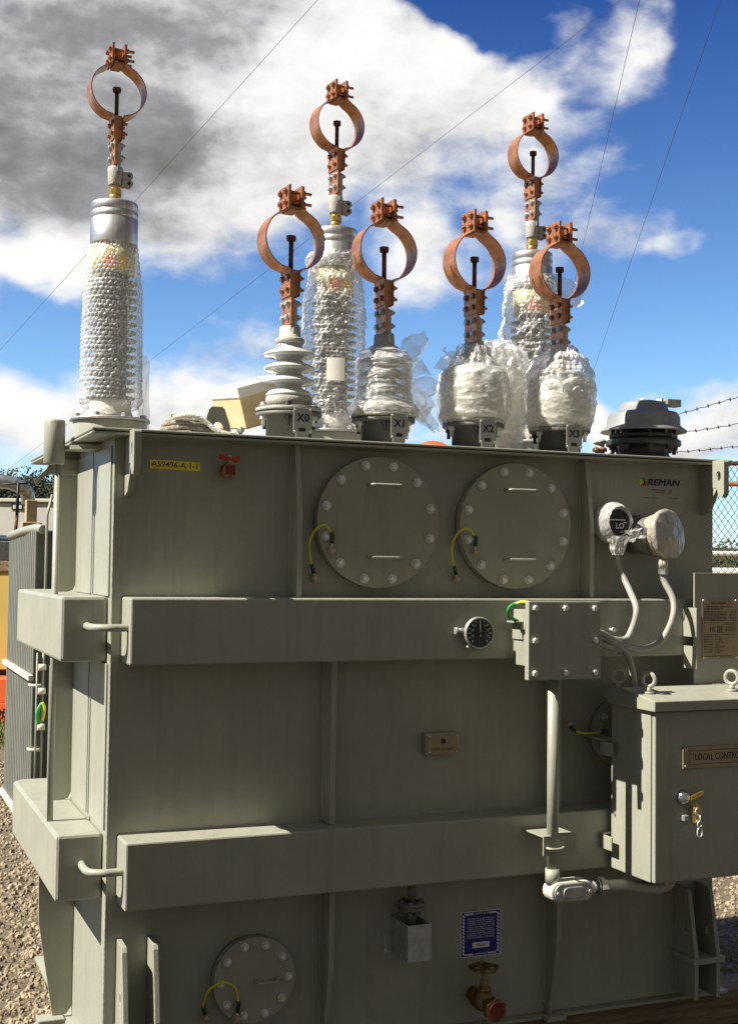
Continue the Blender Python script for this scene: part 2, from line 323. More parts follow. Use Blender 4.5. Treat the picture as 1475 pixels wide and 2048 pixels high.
# ================================================================== GROUND
g = MB(); g.add([(-150, -60, -.15), (250, -60, -.15), (250, 300, -.15), (-150, 300, -.15)], [(0, 1, 2, 3)]).build('ground', 'gravel bed', kind='structure')
MB().box(-6, 5.6, -9, .32, -.149, -.142).build('ground_shade_sheet', 'painted ground shade', kind='structure')  # added dark sheet: shade before the tank is put into its colour
g = MB()
nx, ny = 60, 24
vs = [(-8 + 34 * i / nx, 8.6 + 10 * j / ny + .5 * math.sin(i * .9) * (j == 0), -.143 + .03 * noise.noise((i * .7, j * .7, 0))) for j in range(ny + 1) for i in range(nx + 1)]
g.add(vs, [(j * (nx + 1) + i, j * (nx + 1) + i + 1, (j + 1) * (nx + 1) + i + 1, (j + 1) * (nx + 1) + i) for j in range(ny) for i in range(nx)], True)
g.build('lawn', 'grass', kind='structure')
gb = MB()
for k in range(9000):
    x = random.uniform(-.6, 3); y = random.uniform(8.5, 12.5); h = random.uniform(.03, .09); a = random.uniform(0, 6.28); w = .008
    dx, dy = math.cos(a) * w, math.sin(a) * w; lx, ly = random.uniform(-.03, .03), random.uniform(-.03, .03)
    gb.add([(x - dx, y - dy, -.15), (x + dx, y + dy, -.15), (x + lx, y + ly, -.13 + h)], [(0, 1, 2)])
gb.build('grass', 'grass', kind='stuff')
# gravel: loose stones
st = MB()
def stone(x, y, s):
    ro = random.random; vs = []
    a0 = ro() * 6.28
    for k in range(5): a = a0 + k * 1.2566 + ro() * .5; q = s * (.7 + .5 * ro()); vs.append((x + q * math.cos(a), y + q * math.sin(a), -.15 + s * .15 * ro()))
    for k in range(4): a = a0 + k * 1.57 + ro() * .6; q = s * (.35 + .35 * ro()); vs.append((x + q * math.cos(a), y + q * math.sin(a), -.15 + s * (.55 + .5 * ro())))
    st.add(vs, [(0, 1, 6, 5), (1, 2, 6), (2, 3, 7, 6), (3, 4, 8, 7), (4, 0, 5, 8), (5, 6, 7, 8)])
for k in range(16000):
    y = .35 + 7.5 * random.random() ** 1.4; x = random.uniform(-1.2, .25 + .16 * y) if y < 1.9 else random.uniform(-.9, .9 + .1 * y)
    stone(x, y, random.uniform(.006, .017) * (1 + y * .06))
for k in range(7000):
    stone(random.uniform(2.75, 5.6), random.uniform(.1, 4.5), random.uniform(.008, .02))
st.build('gravel', 'gravel stone', kind='stuff')

# ================================================================== TRANSFORMER
T = thing('transformer', 'large grey steel power transformer with copper ring clamps on its bushings, standing on timbers', 'transformer', (1.2, .65, 0))
tk = MB(); tk.box(0, 2.4, 0, 1.3, .012, 2.078); tank = tk.build('tank', 'grey paint', T, bevel=.003)
tp = MB(); tp.box(-.088, 2.435, -.08, 1.38, 2.078, 2.087); tp.box(-.088, 2.435, -.08, 1.38, 2.0905, 2.1); plate = tp.build('top_plate', 'grey paint', T, bevel=.0035)
MB().box(-.08, 2.427, -.072, 1.37, 2.086, 2.0915).build('gasket', 'gasket black', plate)
for tx0 in (.198, 1.19, 2.20): MB().cyl((tx0, 1.118, 2.1005), (tx0, 1.118, 2.248), .152, n=48).build('bushing_turret', 'grey paint', T, bevel=.003)
MB().box(-.03, 2.45, -.035, 1.33, 0, .0118).build('base_plate', 'grey paint', T, bevel=.002)
# front and side beams
def rbox(x0, x1, y0, y1, z0, z1, rad, axis):
    k = 5; o = []
    if axis == 'x': A, B = (y0, y1), (z0, z1)
    else: A, B = (x0, x1), (z0, z1)
    for cx_, cz_, a0 in ((A[1] - rad, B[1] - rad, 0), (A[0] + rad, B[1] - rad, 90), (A[0] + rad, B[0] + rad, 180), (A[1] - rad, B[0] + rad, 270)):
        for j in range(k): a = R(a0 + 90 * j / (k - 1)); o.append((cx_ + rad * math.cos(a), cz_ + rad * math.sin(a)))
    return MB().prism(o, axis, *((x0, x1) if axis == 'x' else (y0, y1)))
for z0, z1 in ((1.336, 1.551), (.5606, .7747)):
    b = MB().box(.036, 2.364, -.142, -.0005, z0, z1).build('stiffening_beam', 'grey paint', T, bevel=.006)
    b = MB(); b.prism([(-.153, .048), (-.0005, .048), (-.0005, 1.2), (-.12, 1.2), (-.153, 1.16)], 'z', z0, z1); b.build('stiffening_beam', 'grey paint', T, bevel=.011)
    zz = z0 + .118
    MB().tube(spline([(-.068, .05, zz), (-.072, .0, zz), (-.066, -.07, zz), (-.03, -.10, zz), (.01, -.103, zz), (.037, -.103, zz)], 6), .0125, 14).build('connecting_rod', 'grey paint', T)
# front stiffener plates
def stiff(x, prof, th=.014): return MB().prism(prof, 'x', x, x + th).build('stiffener', 'grey paint', T, bevel=.002)
for x in (.615, 1.778):
    stiff(x, [(-.0005, 1.5515), (-.078, 1.5515), (-.078, 1.83), (-.04, 2.0775), (-.0005, 2.0775)], .019)
for x in (.748, 1.638):
    stiff(x, [(-.0005, .776), (-.078, .776), (-.078, 1.335), (-.0005, 1.335)], .019)
for x in (.748, 1.640):
    stiff(x, [(-.012, .013), (-.030, .013), (-.085, .29), (-.085, .559), (-.0005, .559), (-.0005, .04)], .019)
    MB().box(x - .03, x + .05, -.075, -.0355, 0, .018).build('foot_pad', 'grey paint', T, bevel=.003)
wb = []
def weld(p0, p1, r=.0042):
    p0, p1 = Vector(p0), Vector(p1); n_ = max(6, int((p1 - p0).length / .006))
    MB().tube([p0.lerp(p1, i / n_) + Vector((random.uniform(-.0006, .0006),) * 3) for i in range(n_ + 1)], r, 6, rf=lambda j: r * (1 + .18 * (j % 2))).build('weld_bead', 'grey paint', T)
for z in (1.5515, 1.3355, .7752, .5601): weld((.04, -.001, z), (2.36, -.001, z))
for x in (.615, .634, 1.778, 1.797): weld((x, -.001, 1.556), (x, -.001, 2.074))
for x in (.748, .767, 1.638, 1.657): weld((x, -.001, .78), (x, -.001, 1.332))
for x in (.748, .767, 1.640, 1.659): weld((x, -.001, .045), (x, -.001, .556))
weld((.0, -.001, 2.0775), (2.4, -.001, 2.0775), .005); weld((.003, -.002, .02), (.003, -.002, 2.07), .003)
# left side stiffeners (plates facing the viewer), with cope hole by the wall
for z0, z1, ye, w0, w1 in ((1.5518, 2.0772, .684, .076, .076), (.7752, 1.3355, .684, .09, .09)):
    MB().prism([(-w1, z0), (-.03, z0), (-.012, z0 + .006), (-.0005, z0 + .03), (-.0005, z1), (-w0, z1)], 'y', ye, ye + .012).build('stiffener', 'grey paint', T, bevel=.001)
MB().prism([(-.130, .56), (-.0005, .56), (-.0005, .05), (-.02, .021), (-.07, .021), (-.126, .36)], 'y', .57, .582).build('stiffener', 'grey paint', T, bevel=.001)
MB().box(-.125, -.0305, .53, .60, .0, .02).build('foot_pad', 'grey paint', T, bevel=.004)
# flat lining plates on the left wall
for y0, y1 in ((.02, .325), (.345, .66)):
    for z0, z1 in ((1.5525, 2.05), (.79, 1.33)):
        MB().box(-.0065, -.0003, y0, y1, z0, z1).build('lining_plate', 'grey paint', T, bevel=.001)
# vertical pipe with capped top at left
pp = MB().cyl((-.135, .30, .77), (-.135, .30, 2.02), .0105, n=16); pp.build('vent_pipe', 'grey paint', T)
MB().lathe([(.0, 2.0), (.030, 2.0), (.036, 2.006), (.036, 2.148), (.033, 2.155), (0, 2.155)], (-.149, .30, 0), n=32).build('pipe_cap', 'grey paint', T)
MB().prism([(-.15, .33), (0, .33), (0, .20), (-.10, .26)], 'z', 2.052, 2.066).build('bracket', 'grey paint', T, bevel=.001)
MB().prism([(-.17, 1.985), (-.21, 1.945), (-.20, 1.94), (-.14, 1.985), (-.14, 2.04)], 'y', .335, .345).build('bracket', 'grey paint', T)
MB().box(-.12, -.0005, .66, .67, 1.99, 2.05).build('bracket', 'grey paint', T, bevel=.002)
# front lifting lugs
def hole_plate(x0, x1, outline, hc, hr, name, m_='grey paint', ax='x', sq=1.0, parent=T):
    # plate with an oval hole, built as a strip between outline and hole
    n = 32; dirs = [(math.cos(2 * math.pi * i / n), math.sin(2 * math.pi * i / n)) for i in range(n)]
    def ray(d):
        best = 9
        for i in range(len(outline)):
            (ax_, ay), (bx, by) = outline[i], outline[(i + 1) % len(outline)]
            ex, ey = bx - ax_, by - ay; den = d[0] * ey - d[1] * ex
            if abs(den) < 1e-9: continue
            t = ((ax_ - hc[0]) * ey - (ay - hc[1]) * ex) / den; u = ((ax_ - hc[0]) * d[1] - (ay - hc[1]) * d[0]) / den
            if t > 0 and -1e-6 <= u <= 1 + 1e-6: best = min(best, t)
        return best
    angs = sorted(set([2 * math.pi * i / n for i in range(n)] + [math.atan2(p[1] - hc[1], p[0] - hc[0]) % (2 * math.pi) for p in outline]))
    k = len(angs); vs = []
    for h in (x0, x1):
        for a in angs:
            d = (math.cos(a), math.sin(a)); t = ray(d); vs.append((h, hc[0] + d[0] * t, hc[1] + d[1] * t))
        for a in angs: vs.append((h, hc[0] + math.cos(a) * hr, hc[1] + math.sin(a) * hr * sq))
    fs = []
    for i in range(k):
        j = (i + 1) % k
        fs += [(i, j, k + j, k + i), (2 * k + j, 2 * k + i, 3 * k + i, 3 * k + j), (j, i, 2 * k + i, 2 * k + j), (k + i, k + j, 3 * k + j, 3 * k + i)]
    if ax == 'y': vs = [(v[1], v[0], v[2]) for v in vs]
    return MB().add(vs, fs).build(name, m_, parent, bevel=.0015)
for x in (.034, 2.335):
    hole_plate(x, x + .024, [(-.081, 2.093), (-.145, 2.093), (-.152, 2.085), (-.152, 1.962), (-.14, 1.945), (-.118, 1.95), (-.108, 1.985), (-.081, 1.985)], (-.118, 2.03), .011 if x < 1 else .014, 'lifting_lug', sq=2.0 if x < 1 else 1.4)
    MB().prism([(-.0005, 2.077), (-.11, 2.077), (-.11, 1.985), (-.09, 1.96), (-.05, 1.895), (-.0005, 1.88)], 'x', x + .002, x + .022).build('lug_rib', 'grey paint', T, bevel=.002)
# jacking pads
for x in (.041, .142, 2.215, 2.315):
    hole_plate(x, x + .017, [(-.0005, .44), (-.082, .434), (-.092, .42), (-.135, .2), (-.135, .03), (-.0005, .03)], (-.075, .27), .008, 'jacking_plate', sq=2)
MB().box(.01, .19, -.155, -.0005, .012, .03).build('jacking_foot', 'grey paint', T, bevel=.002)
MB().box(2.20, 2.345, -.150, -.0005, .165, .187).build('jacking_foot', 'grey paint', T, bevel=.002)

# round covers
def cover(cx, cz, rad, nb, brad, bs, off, handles):
    c = MB(); c.cyl((cx, -.0345, cz), (cx, -.052, cz), rad, n=96); cv = c.build('manhole_cover', 'grey paint dull', T, bevel=.0015)
    MB().cyl((cx, -.0005, cz), (cx, -.028, cz), rad - .004, n=96).build('flange', 'grey paint', cv)
    MB().cyl((cx, -.0275, cz), (cx, -.035, cz), rad - .012, n=96).build('gasket', 'gasket black', cv)
    for k in range(nb):
        a = R(off + 360 * k / nb)
        MB().bolt((cx + brad * math.sin(a), -.052, cz + brad * math.cos(a)), (0, -1, 0), bs, .010).build('bolt', 'zinc', cv)
    for (hx, hz, hw) in handles:
        MB().tube(spline([(hx, -.05, hz), (hx, -.078, hz), (hx + .006, -.088, hz), (hx + .02, -.09, hz), (hx + hw - .02, -.09, hz), (hx + hw - .006, -.088, hz), (hx + hw, -.078, hz), (hx + hw, -.05, hz)], 4), .0052, 8).build('handle', 'grey paint', cv)
    return cv
c1 = cover(.928, 1.817, .232, 12, .205, .0135, 15, [(.885, 1.948, .115), (.885, 1.693, .115)])
c2 = cover(1.478, 1.817, .232, 12, .205, .0135, 15, [(1.43, 1.948, .115), (1.43, 1.693, .115)])
c3 = cover(.497, .272, .142, 10, .118, .0115, 18, [(.50, .27, .07)])
c4 = cover(1.95, 1.04, .13, 10, .108, .0115, 18, [])
# earthing straps
def strap(pts, parent=T):
    s = MB().tube(spline(pts[1:-1], 8), .0042, 8).build('earthing_strap', 'yellow wire', parent)
    for a, b, e, f in ((pts[1], pts[2], pts[0], 0), (pts[-2], pts[-3], pts[-1], 1)):
        a, b, e = Vector(a), Vector(b), Vector(e)
        MB().tube([a + (b - a).normalized() * .012, a, a + (e - a) * .55], .0068, 8).build('sleeve', 'green sleeve', s)
        MB().tube([a + (e - a) * .5, e], .004, 6).build('lug', 'zinc', s)
        MB().bolt((e.x, e.y + .004, e.z), (0, -1, 0), .0115, .012).build('bolt', 'tan bolt', s)
    return s
def m1(x, y): return .927 + (x - 757) / 522, 1.816 - (y - 1045) / 566
def m2(x, y): return 1.478 + (x - 1031) / 476, 1.822 - (y - 1049) / 541
def m3(x, y): return .497 + (x - 509) / 570, .272 - (y - 1960) / 604
def seq(f, pts, ys): return [(f(*p)[0], y, f(*p)[1]) for p, y in zip(pts, ys)]
strap(seq(m1, [(664, 1101), (662, 1072), (647, 1053), (630, 1062), (621, 1085), (625, 1118), (632, 1135), (641, 1157)], [-.06, -.072, -.08, -.075, -.06, -.045, -.03, -.014]))
strap(seq(m2, [(948, 1107), (947, 1078), (930, 1060), (912, 1068), (904, 1092), (908, 1120), (916, 1138), (924, 1159)], [-.06, -.072, -.08, -.075, -.06, -.045, -.03, -.014]))
strap(seq(m3, [(473, 2031), (475, 2000), (466, 1966), (444, 1951), (420, 1962), (410, 1990), (413, 2010), (421, 2030)], [-.06, -.07, -.08, -.085, -.07, -.05, -.03, -.014]))
strap([(1.70, -.06, 1.085), (1.707, -.08, 1.063), (1.74, -.085, 1.052), (1.78, -.085, 1.049), (1.838, -.08, 1.05), (1.87, -.06, 1.06)])

# red ball valve at top left
v = MB(); v.cyl((.378, 0, 1.979), (.378, -.035, 1.979), .019, n=24); v.cyl((.378, -.035, 1.979), (.378, -.057, 1.979), .026, n=24); v.cyl((.378, -.057, 1.979), (.378, -.066, 1.979), .026, .024, n=24)
vv = v.build('sampling_valve', 'bronze bolt', T)
MB().box(.365, .393, -.078, -.066, 1.965, 1.993).build('square_plug', 'dark red', vv, bevel=.002)
MB().prism([(.343, 2.031), (.355, 2.033), (.362, 2.027), (.372, 2.022), (.39, 2.022), (.399, 2.027), (.413, 2.029), (.413, 2.009), (.399, 2.008), (.388, 2.011), (.372, 2.011), (.36, 2.013), (.343, 2.016)], 'y', -.062, -.046).build('butterfly_handle', 'red plastic', vv, bevel=.002)
MB().cyl((.38, -.054, 2.0), (.38, -.054, 2.03), .006, n=12).build('stem', 'zinc', vv)

# labels on the tank front
lb = MB().box(.120, .291, -.0022, -.0004, 1.977, 2.007).build('number_label', 'label yellow', T)
for v_ in lb.data.vertices: v_.co.z += -(v_.co.x - .205) * .02
text('A59496-A 1-1', .0185, (.206, -.0028, 1.992), 'black', lb, w=.157, roll=-.02, bold=.008)
cg = MB().box(1.128, 1.263, -.032, -.0004, .988, 1.066).build('gravity_mark_plate', 'grey paint', T, bevel=.004)
pc = MB().box(1.136, 1.257, -.0345, -.0318, .994, 1.060).build('name_plate', 'brass plate', cg)
MB().cyl((1.1955, -.0345, 1.036), (1.1955, -.0353, 1.036), .0095, n=24).build('black_dot', 'black', pc)
text('CENTER OF GRAVITY', .008, (1.1955, -.0352, 1.009), 'black', pc, w=.092)
for x, z in ((1.141, 1.055), (1.251, 1.056), (1.141, .999), (1.251, .999)): MB().cyl((x, -.034, z), (x, -.037, z), .003, n=10).build('rivet', 'zinc', pc)
# maker's mark
mk = text('REMAN', .026, (2.1605, -.0012, 2.004), 'black', T, 'maker_lettering', w=.150, shear=.2)
for dx in (-.0018, .0018): text('REMAN', .026, (2.1605 + dx, -.0014 - dx * .1, 2.004 + dx * .4), 'black', mk, w=.150, shear=.2)
for (dx, dz, rr, mm) in ((-.012, 0, .011, 'yellow wire'), (0, .009, .010, 'green wire'), (.004, -.007, .010, 'red plastic'), (-.004, -.002, .010, 'gasket black')):
    MB().cyl((2.070 + dx, -.0004, 2.004 + dz), (2.070 + dx, -.0009 - rr * .02, 2.004 + dz), rr, n=20).build('emblem_dot', mm, mk)
ar = MB(); ar.prism([(2.187, 1.982), (2.192, 1.982), (2.203, 1.9735), (2.192, 1.964), (2.187, 1.964), (2.197, 1.9735)], 'y', -.0011, -.0004); ar.build('arrow_mark', 'red plastic', mk)
for (x0, x1, z, h) in ((2.103, 2.175, 1.975, .0035), (2.125, 2.17, 1.966, .0035), (2.068, 2.135, 1.943, .0022), (2.19, 2.232, 1.945, .0022)):
    q = MB(); x = x0
    while x < x1: w = random.uniform(.003, .009); q.box(x, min(x + w, x1), -.001, -.0004, z - h / 2, z + h / 2); x += w + .002
    q.build('small_print', 'dark cast metal', mk)
# blue certificate
bl = MB().box(1.289, 1.452, -.0018, -.0004, .247, .410).build('certificate_label', 'white print', T)
MB().box(1.2915, 1.4495, -.0022, -.0017, .2495, .4075).build('blue_field', 'label blue', bl)
rp = MB()
def slant(x, z, w, h, sk, ver):
    if ver: rp.prism([(x, z), (x + w, z - sk), (x + w, z + h - sk), (x, z + h)], 'y', -.0026, -.0021)
    else: rp.prism([(x, z), (x + w, z), (x + w - sk, z + h), (x - sk, z + h)], 'y', -.0026, -.0021)
for k in range(12):
    z = .2575 + k * .0121
    for x in (1.296, 1.4375): slant(x, z + .002, .0075, .0085, .004, True)
for k in range(4):
    for x in (1.3065, 1.4015):
        for z in (.2525, .3975): slant(x + k * .009, z, .0068, .007, .002, False)
rp.build('rope_border', 'white print', bl)
text('CERTIFIED', .0065, (1.371, -.0027, .401), 'white print', bl, w=.052); text('CERTIFIED', .0065, (1.371, -.0027, .256), 'white print', bl, w=.052)
lines = ['THE DIELECTRIC FLUID IN THIS UNIT', 'HAS BEEN TESTED TO DETERMINE', 'THE AMOUNT OF POLYCHLORINATED', 'BIPHENYL (PCB) CONTENT. WE', 'CERTIFY THAT BASED ON THE TEST', 'SAMPLE THE FLUID CONTAINED LESS', 'THAN 1 PPM PCB AND IS THEREFORE', 'CLASSIFIED A NON-PCB AS DEFINED', 'IN THE PART 761, VOL 47, NO 37', 'OF THE FEDERAL REGISTER']
for k, tl_ in enumerate(lines): text(tl_, .0048, (1.371, -.0027, .383 - k * .0075), 'white print', bl, w=.112 if k % 2 == 0 else .103)
wl = MB().box(1.337, 1.406, -.0027, -.0021, .278, .298).build('white_strip', 'white print', bl)
for z, w in ((.290, .056), (.285, .034)):
    MB().box(1.371 - w / 2, 1.371 + w / 2, -.0031, -.0026, z - .001, z + .001).build('small_print', 'dark cast metal', wl)

# dial thermometer on the upper beam
gx, gz = 1.2645, 1.431
dg_ = MB(); dg_.lathe([(.0, 0), (.018, 0), (.018, .014), (.052, .016), (.057, .02), (.057, .036), (.053, .040), (.050, .036), (0, .036)], (gx, -.142, gz), (0, -1, 0), 48)
dg_ = dg_.build('dial_gauge', 'galvanised', T)
MB().cyl((gx, -.1775, gz), (gx, -.1795, gz), .050, n=48).build('dial_face', 'black', dg_)
tk_ = MB()
for k in range(13):
    a = R(-135 + 22.5 * k); s_, c_ = math.sin(a), math.cos(a); L_ = .036 if k % 2 == 0 else .040
    p = [(gx + s_ * L_ + c_ * .0012, gz + c_ * L_ - s_ * .0012), (gx + s_ * .046 + c_ * .0012, gz + c_ * .046 - s_ * .0012), (gx + s_ * .046 - c_ * .0012, gz + c_ * .046 + s_ * .0012), (gx + s_ * L_ - c_ * .0012, gz + c_ * L_ + s_ * .0012)]
    tk_.prism(p, 'y', -.1803, -.1795)
tk_.build('scale_marks', 'white print', dg_)
for k, tx in enumerate(('15', '10', '5', '0', '5', '10', '15')):
    a = R(-108 + 36 * k); text(tx, .008, (gx + .031 * math.sin(a), -.1802, gz + .031 * math.cos(a)), 'white print', dg_)
MB().box(gx - .0015, gx + .0015, -.1825, -.1815, gz - .012, gz + .033).build('needle', 'white print', dg_)
MB().cyl((gx, -.18, gz), (gx, -.184, gz), .005, n=12).build('needle_hub', 'black', dg_)
MB().box(gx - .022, gx + .02, -.1803, -.1795, gz - .034, gz - .030).build('small_print', 'label blue', dg_)
MB().cyl((gx - .05, -.158, gz + .008), (gx - .078, -.155, gz + .008), .011, .009, n=16).cyl((gx - .078, -.155, gz + .008), (gx - .086, -.155, gz + .008), .013, n=16).build('side_fitting', 'galvanised', dg_)
MB().cyl((gx - .045, -.17, gz - .048), (gx - .045, -.18, gz - .048), .004, n=10).build('screw', 'zinc', dg_)

# junction box
jb = MB().box(1.405, 1.635, -.318, -.165, 1.318, 1.515).box(1.43, 1.60, -.1645, -.1425, 1.34, 1.49).build('junction_box', 'grey paint', T, bevel=.003)
MB().box(1.366, 1.655, -.345, -.319, 1.277, 1.547).build('box_lid', 'grey paint', jb, bevel=.002)
for x in (1.391, 1.511, 1.630):
    for z in (1.524, 1.412, 1.300):
        if x == 1.511 and z == 1.412: continue
        MB().bolt((x, -.345, z), (0, -1, 0), .0115, .009, washer=False).build('bolt', 'zinc', jb)
MB().box(1.375, 1.4045, -.24, -.17, 1.468, 1.474).box(1.3985, 1.4045, -.24, -.17, 1.41, 1.4675).build('mounting_tab', 'grey paint', jb, bevel=.001)
MB().tube(spline([(1.385, -.312, 1.539), (1.36, -.29, 1.542), (1.345, -.26, 1.53), (1.338, -.25, 1.512), (1.352, -.235, 1.49), (1.39, -.225, 1.474)], 8), .0065, 10).build('earthing_strap', 'green wire', T)
MB().tube(spline([(1.392, -.316, 1.5395), (1.375, -.305, 1.543), (1.362, -.292, 1.5425), (1.353, -.28, 1.538)], 6), .0068, 10).build('earthing_strap', 'yellow wire', T)
# rigid conduit down
CX, CY = 1.510, -.27
cdx = MB().cyl((CX, CY, 1.3175), (CX, CY, .585), .0205, n=24).build('conduit_pipe', 'grey paint', T)
MB().cyl((CX, CY, .612), (CX, CY, .56), .025, n=24).build('pipe_socket', 'grey paint', cdx)
hz = .533
hb = MB()
def stadium(x0, x1, z, r, k=10):
    o = []
    for j in range(k + 1): a = R(90 + 180 * j / k); o.append((x0 + r * math.cos(a), z + r * math.sin(a)))
    for j in range(k + 1): a = R(-90 + 180 * j / k); o.append((x1 + r * math.cos(a), z + r * math.sin(a)))
    return o
hb.prism(stadium(1.522, 1.622, hz, .036), 'y', CY - .035, CY + .03); hb = hb.build('conduit_elbow', 'conduit light', T, bevel=.006)
MB().prism(stadium(1.527, 1.619, hz, .032), 'y', CY - .043, CY - .0355).build('elbow_cover', 'galvanised', hb, bevel=.003)
MB().prism(stadium(1.548, 1.598, hz, .02), 'y', CY - .048, CY - .0432).build('raised_panel', 'galvanised', hb, bevel=.003)
for x in (1.509, 1.637): MB().cyl((x, CY - .043, hz), (x, CY - .0465, hz), .006, n=12).build('screw', 'zinc', hb)
MB().cyl((1.645, CY, hz), (1.690, CY, hz), .025, n=24).build('coupling', 'skin chrome', T)
MB().cyl((1.690, CY, hz), (1.696, CY, hz), .028, n=24).hexn((1.700, CY, hz), (1, 0, 0), .033, .022).build('coupling_nut', 'galvanised', T)
fp = spline([(1.720, CY, .533), (1.78, CY, .531), (1.85, CY, .523), (1.91, -.30, .517), (1.96, -.32, .53), (1.97, -.32, .575)], 40)
MB().tube(fp, .018, 14, rf=lambda j: .0178 + .0022 * (j % 4 < 2)).build('flexible_conduit', 'conduit light', T)
# conduit support angle + U bolt
MB().box(1.465, 1.60, -.285, -.1425, .722, .728).box(1.465, 1.60, -.285, -.279, .66, .7215).build('support_bracket', 'grey paint', T, bevel=.001)
MB().tube(spline([(CX - .03, -.279, .687), (CX - .03, -.292, .687), (CX - .022, -.302, .686), (CX, -.306, .685), (CX + .022, -.302, .686), (CX + .03, -.292, .687), (CX + .03, -.279, .687)], 5), .0048, 8).build('u_bolt', 'grey paint', T)
for z in (1.03, .69):
    MB().box(1.785, 1.85, -.165, -.142 if z < 1 else -.0005, z, z + .006).box(1.785, 1.791, -.22, -.142, z - .05, z - .0005).build('support_bracket', 'grey paint', T, bevel=.001)

# temperature gauges with conduits
def crumple_disc(cx, cy, cz, r, m_, name, seed):
    pass
tgA = MB().cyl((1.873, 0, 1.835), (1.873, -.10, 1.838), .052, n=32).build('temperature_gauge', 'flange grey', T)
MB().cyl((1.876, -.1, 1.838), (1.876, -.118, 1.838), .056, n=32).build('bezel', 'galvanised', tgA)
MB().cyl((1.876, -.118, 1.838), (1.876, -.1195, 1.838), .050, n=32).build('dial_face', 'black', tgA)
text('LO', .020, (1.882, -.1203, 1.824), 'white print', tgA, bold=.02); text('mL', .009, (1.892, -.1203, 1.803), 'white print', tgA)
MB().box(1.842, 1.905, -.1215, -.1205, 1.846, 1.8495).build('needle', 'white print', tgA)
MB().box(1.897, 1.913, -.1208, -.1197, 1.836, 1.839).build('scale_marks', 'white print', tgA)
tgB = MB().cyl((2.02, 0, 1.80), (2.05, -.13, 1.785), .075, n=32).build('temperature_gauge', 'flange grey', T)
MB().cyl((2.055, -.15, 1.70), (2.055, -.15, 1.668), .018, n=20).build('gland', 'conduit light', tgB)
MB().hexn((2.055, -.15, 1.667), (0, 0, -1), .019, .022).build('gland_nut', 'galvanised', tgB)
A = [(1.895, -.075, 1.79), (1.898, -.068, 1.744), (1.914, -.075, 1.659), (1.922, -.125, 1.585), (1.903, -.2, 1.512), (1.882, -.2, 1.438), (1.841, -.205, 1.402), (1.72, -.24, 1.418), (1.636, -.25, 1.43)]
B = [(2.055, -.15, 1.66), (2.058, -.15, 1.623), (2.073, -.19, 1.549), (2.054, -.21, 1.475), (2.01, -.2, 1.396), (1.939, -.19, 1.367), (1.841, -.21, 1.383), (1.72, -.25, 1.43), (1.636, -.26, 1.458)]
Cc = [(1.636, -.235, 1.455), (1.72, -.235, 1.424), (1.834, -.22, 1.365), (1.872, -.215, 1.303), (1.885, -.215, 1.22)]
for p in (A, B, Cc): MB().tube(spline(p, 8), .0125, 12).build('instrument_conduit', 'flex conduit', T)
MB().tube(spline([(1.636, -.25, 1.405), (1.72, -.24, 1.39), (1.80, -.22, 1.370), (1.834, -.215, 1.362), (1.86, -.20, 1.35)], 6), .011, 10).build('instrument_conduit', 'flex conduit', T)
MB().tube([(1.834 + .03 * math.cos(a) * .6, -.205 + .025 * math.sin(a), 1.381 + .03 * math.cos(a)) for a in [R(20 * k) for k in range(18)]], .002, 6, closed=True).build('cable_tie', 'gasket black', T)
MB().cyl((1.825, -.142, 1.438), (1.825, -.165, 1.438), .006, n=10).cyl((1.825, -.165, 1.438), (1.825, -.172, 1.438), .009, n=10).build('clip_screw', 'zinc', T)

# control cabinet
cb = MB().box(1.818, 2.46, -.412, -.165, .568, 1.166).build('control_cabinet', 'grey paint', T, bevel=.004)
dr_ = MB().box(1.821, 2.456, -.435, -.4155, .570, 1.164).build('door', 'grey paint', cb, bevel=.004)
rf_ = MB(); rf_.prism([(-.165, 1.1675), (-.462, 1.1675), (-.462, 1.204), (-.26, 1.235), (-.14, 1.222), (-.14, 1.19), (-.165, 1.19)], 'x', 1.800, 2.49); rf_.build('roof', 'grey paint', cb, bevel=.003)
def eyebolt(x, y, z, rot):
    q = MB(); c_, s_ = math.cos(rot), math.sin(rot)
    q.tube([(x + c_ * .024 * math.cos(a), y + s_ * .024 * math.cos(a), z + .046 + .024 * math.sin(a)) for a in [R(15 * k) for k in range(24)]], .0078, 10, closed=True)
    q.cyl((x, y, z), (x, y, z + .02), .013, .009, n=16); q.cyl((x, y, z - .004), (x, y, z + .004), .02, n=16)
    return q.build('eye_bolt', 'grey paint', cb)
eyebolt(1.83, -.19, 1.222, R(-15)); eyebolt(1.853, -.35, 1.223, R(-60)); eyebolt(2.216, -.35, 1.223, R(-60)); eyebolt(2.44, -.19, 1.222, R(-15))
lp = MB().box(1.933, 2.30, -.444, -.4355, .962, 1.039).build('name_plate', 'brass plate', dr_, bevel=.001)
text('LOCAL CONTROL', .023, (1.982, -.4446, 1.001), 'black', lp, w=.205, align='LEFT', bold=.008)
bo = MB(); bo.box(1.957, 2.28, -.4445, -.4441, 1.024, 1.0255); bo.box(1.957, 2.28, -.4445, -.4441, .976, .9775); bo.box(1.957, 1.9585, -.4445, -.4441, .9775, 1.024); bo.build('border_line', 'black', lp)
for z in (1.029, .972): MB().cyl((1.942, -.444, z), (1.942, -.4465, z), .003, n=10).build('rivet', 'zinc', lp)
lk = MB(); lk.lathe([(.0, 0), (.026, 0), (.025, .010), (.018, .020), (.010, .028), (0, .028)], (1.937, -.435, .863), (0, -1, 0), 32); lk = lk.build('lock_handle', 'skin chrome', dr_)
MB().box(1.930, 1.950, -.455, -.435, .782, .802).build('latch', 'galvanised', dr_, bevel=.002)
MB().cyl((1.86, -.34, .567), (1.86, -.34, .550), .022, n=16).build('drain_fitting', 'black', cb)
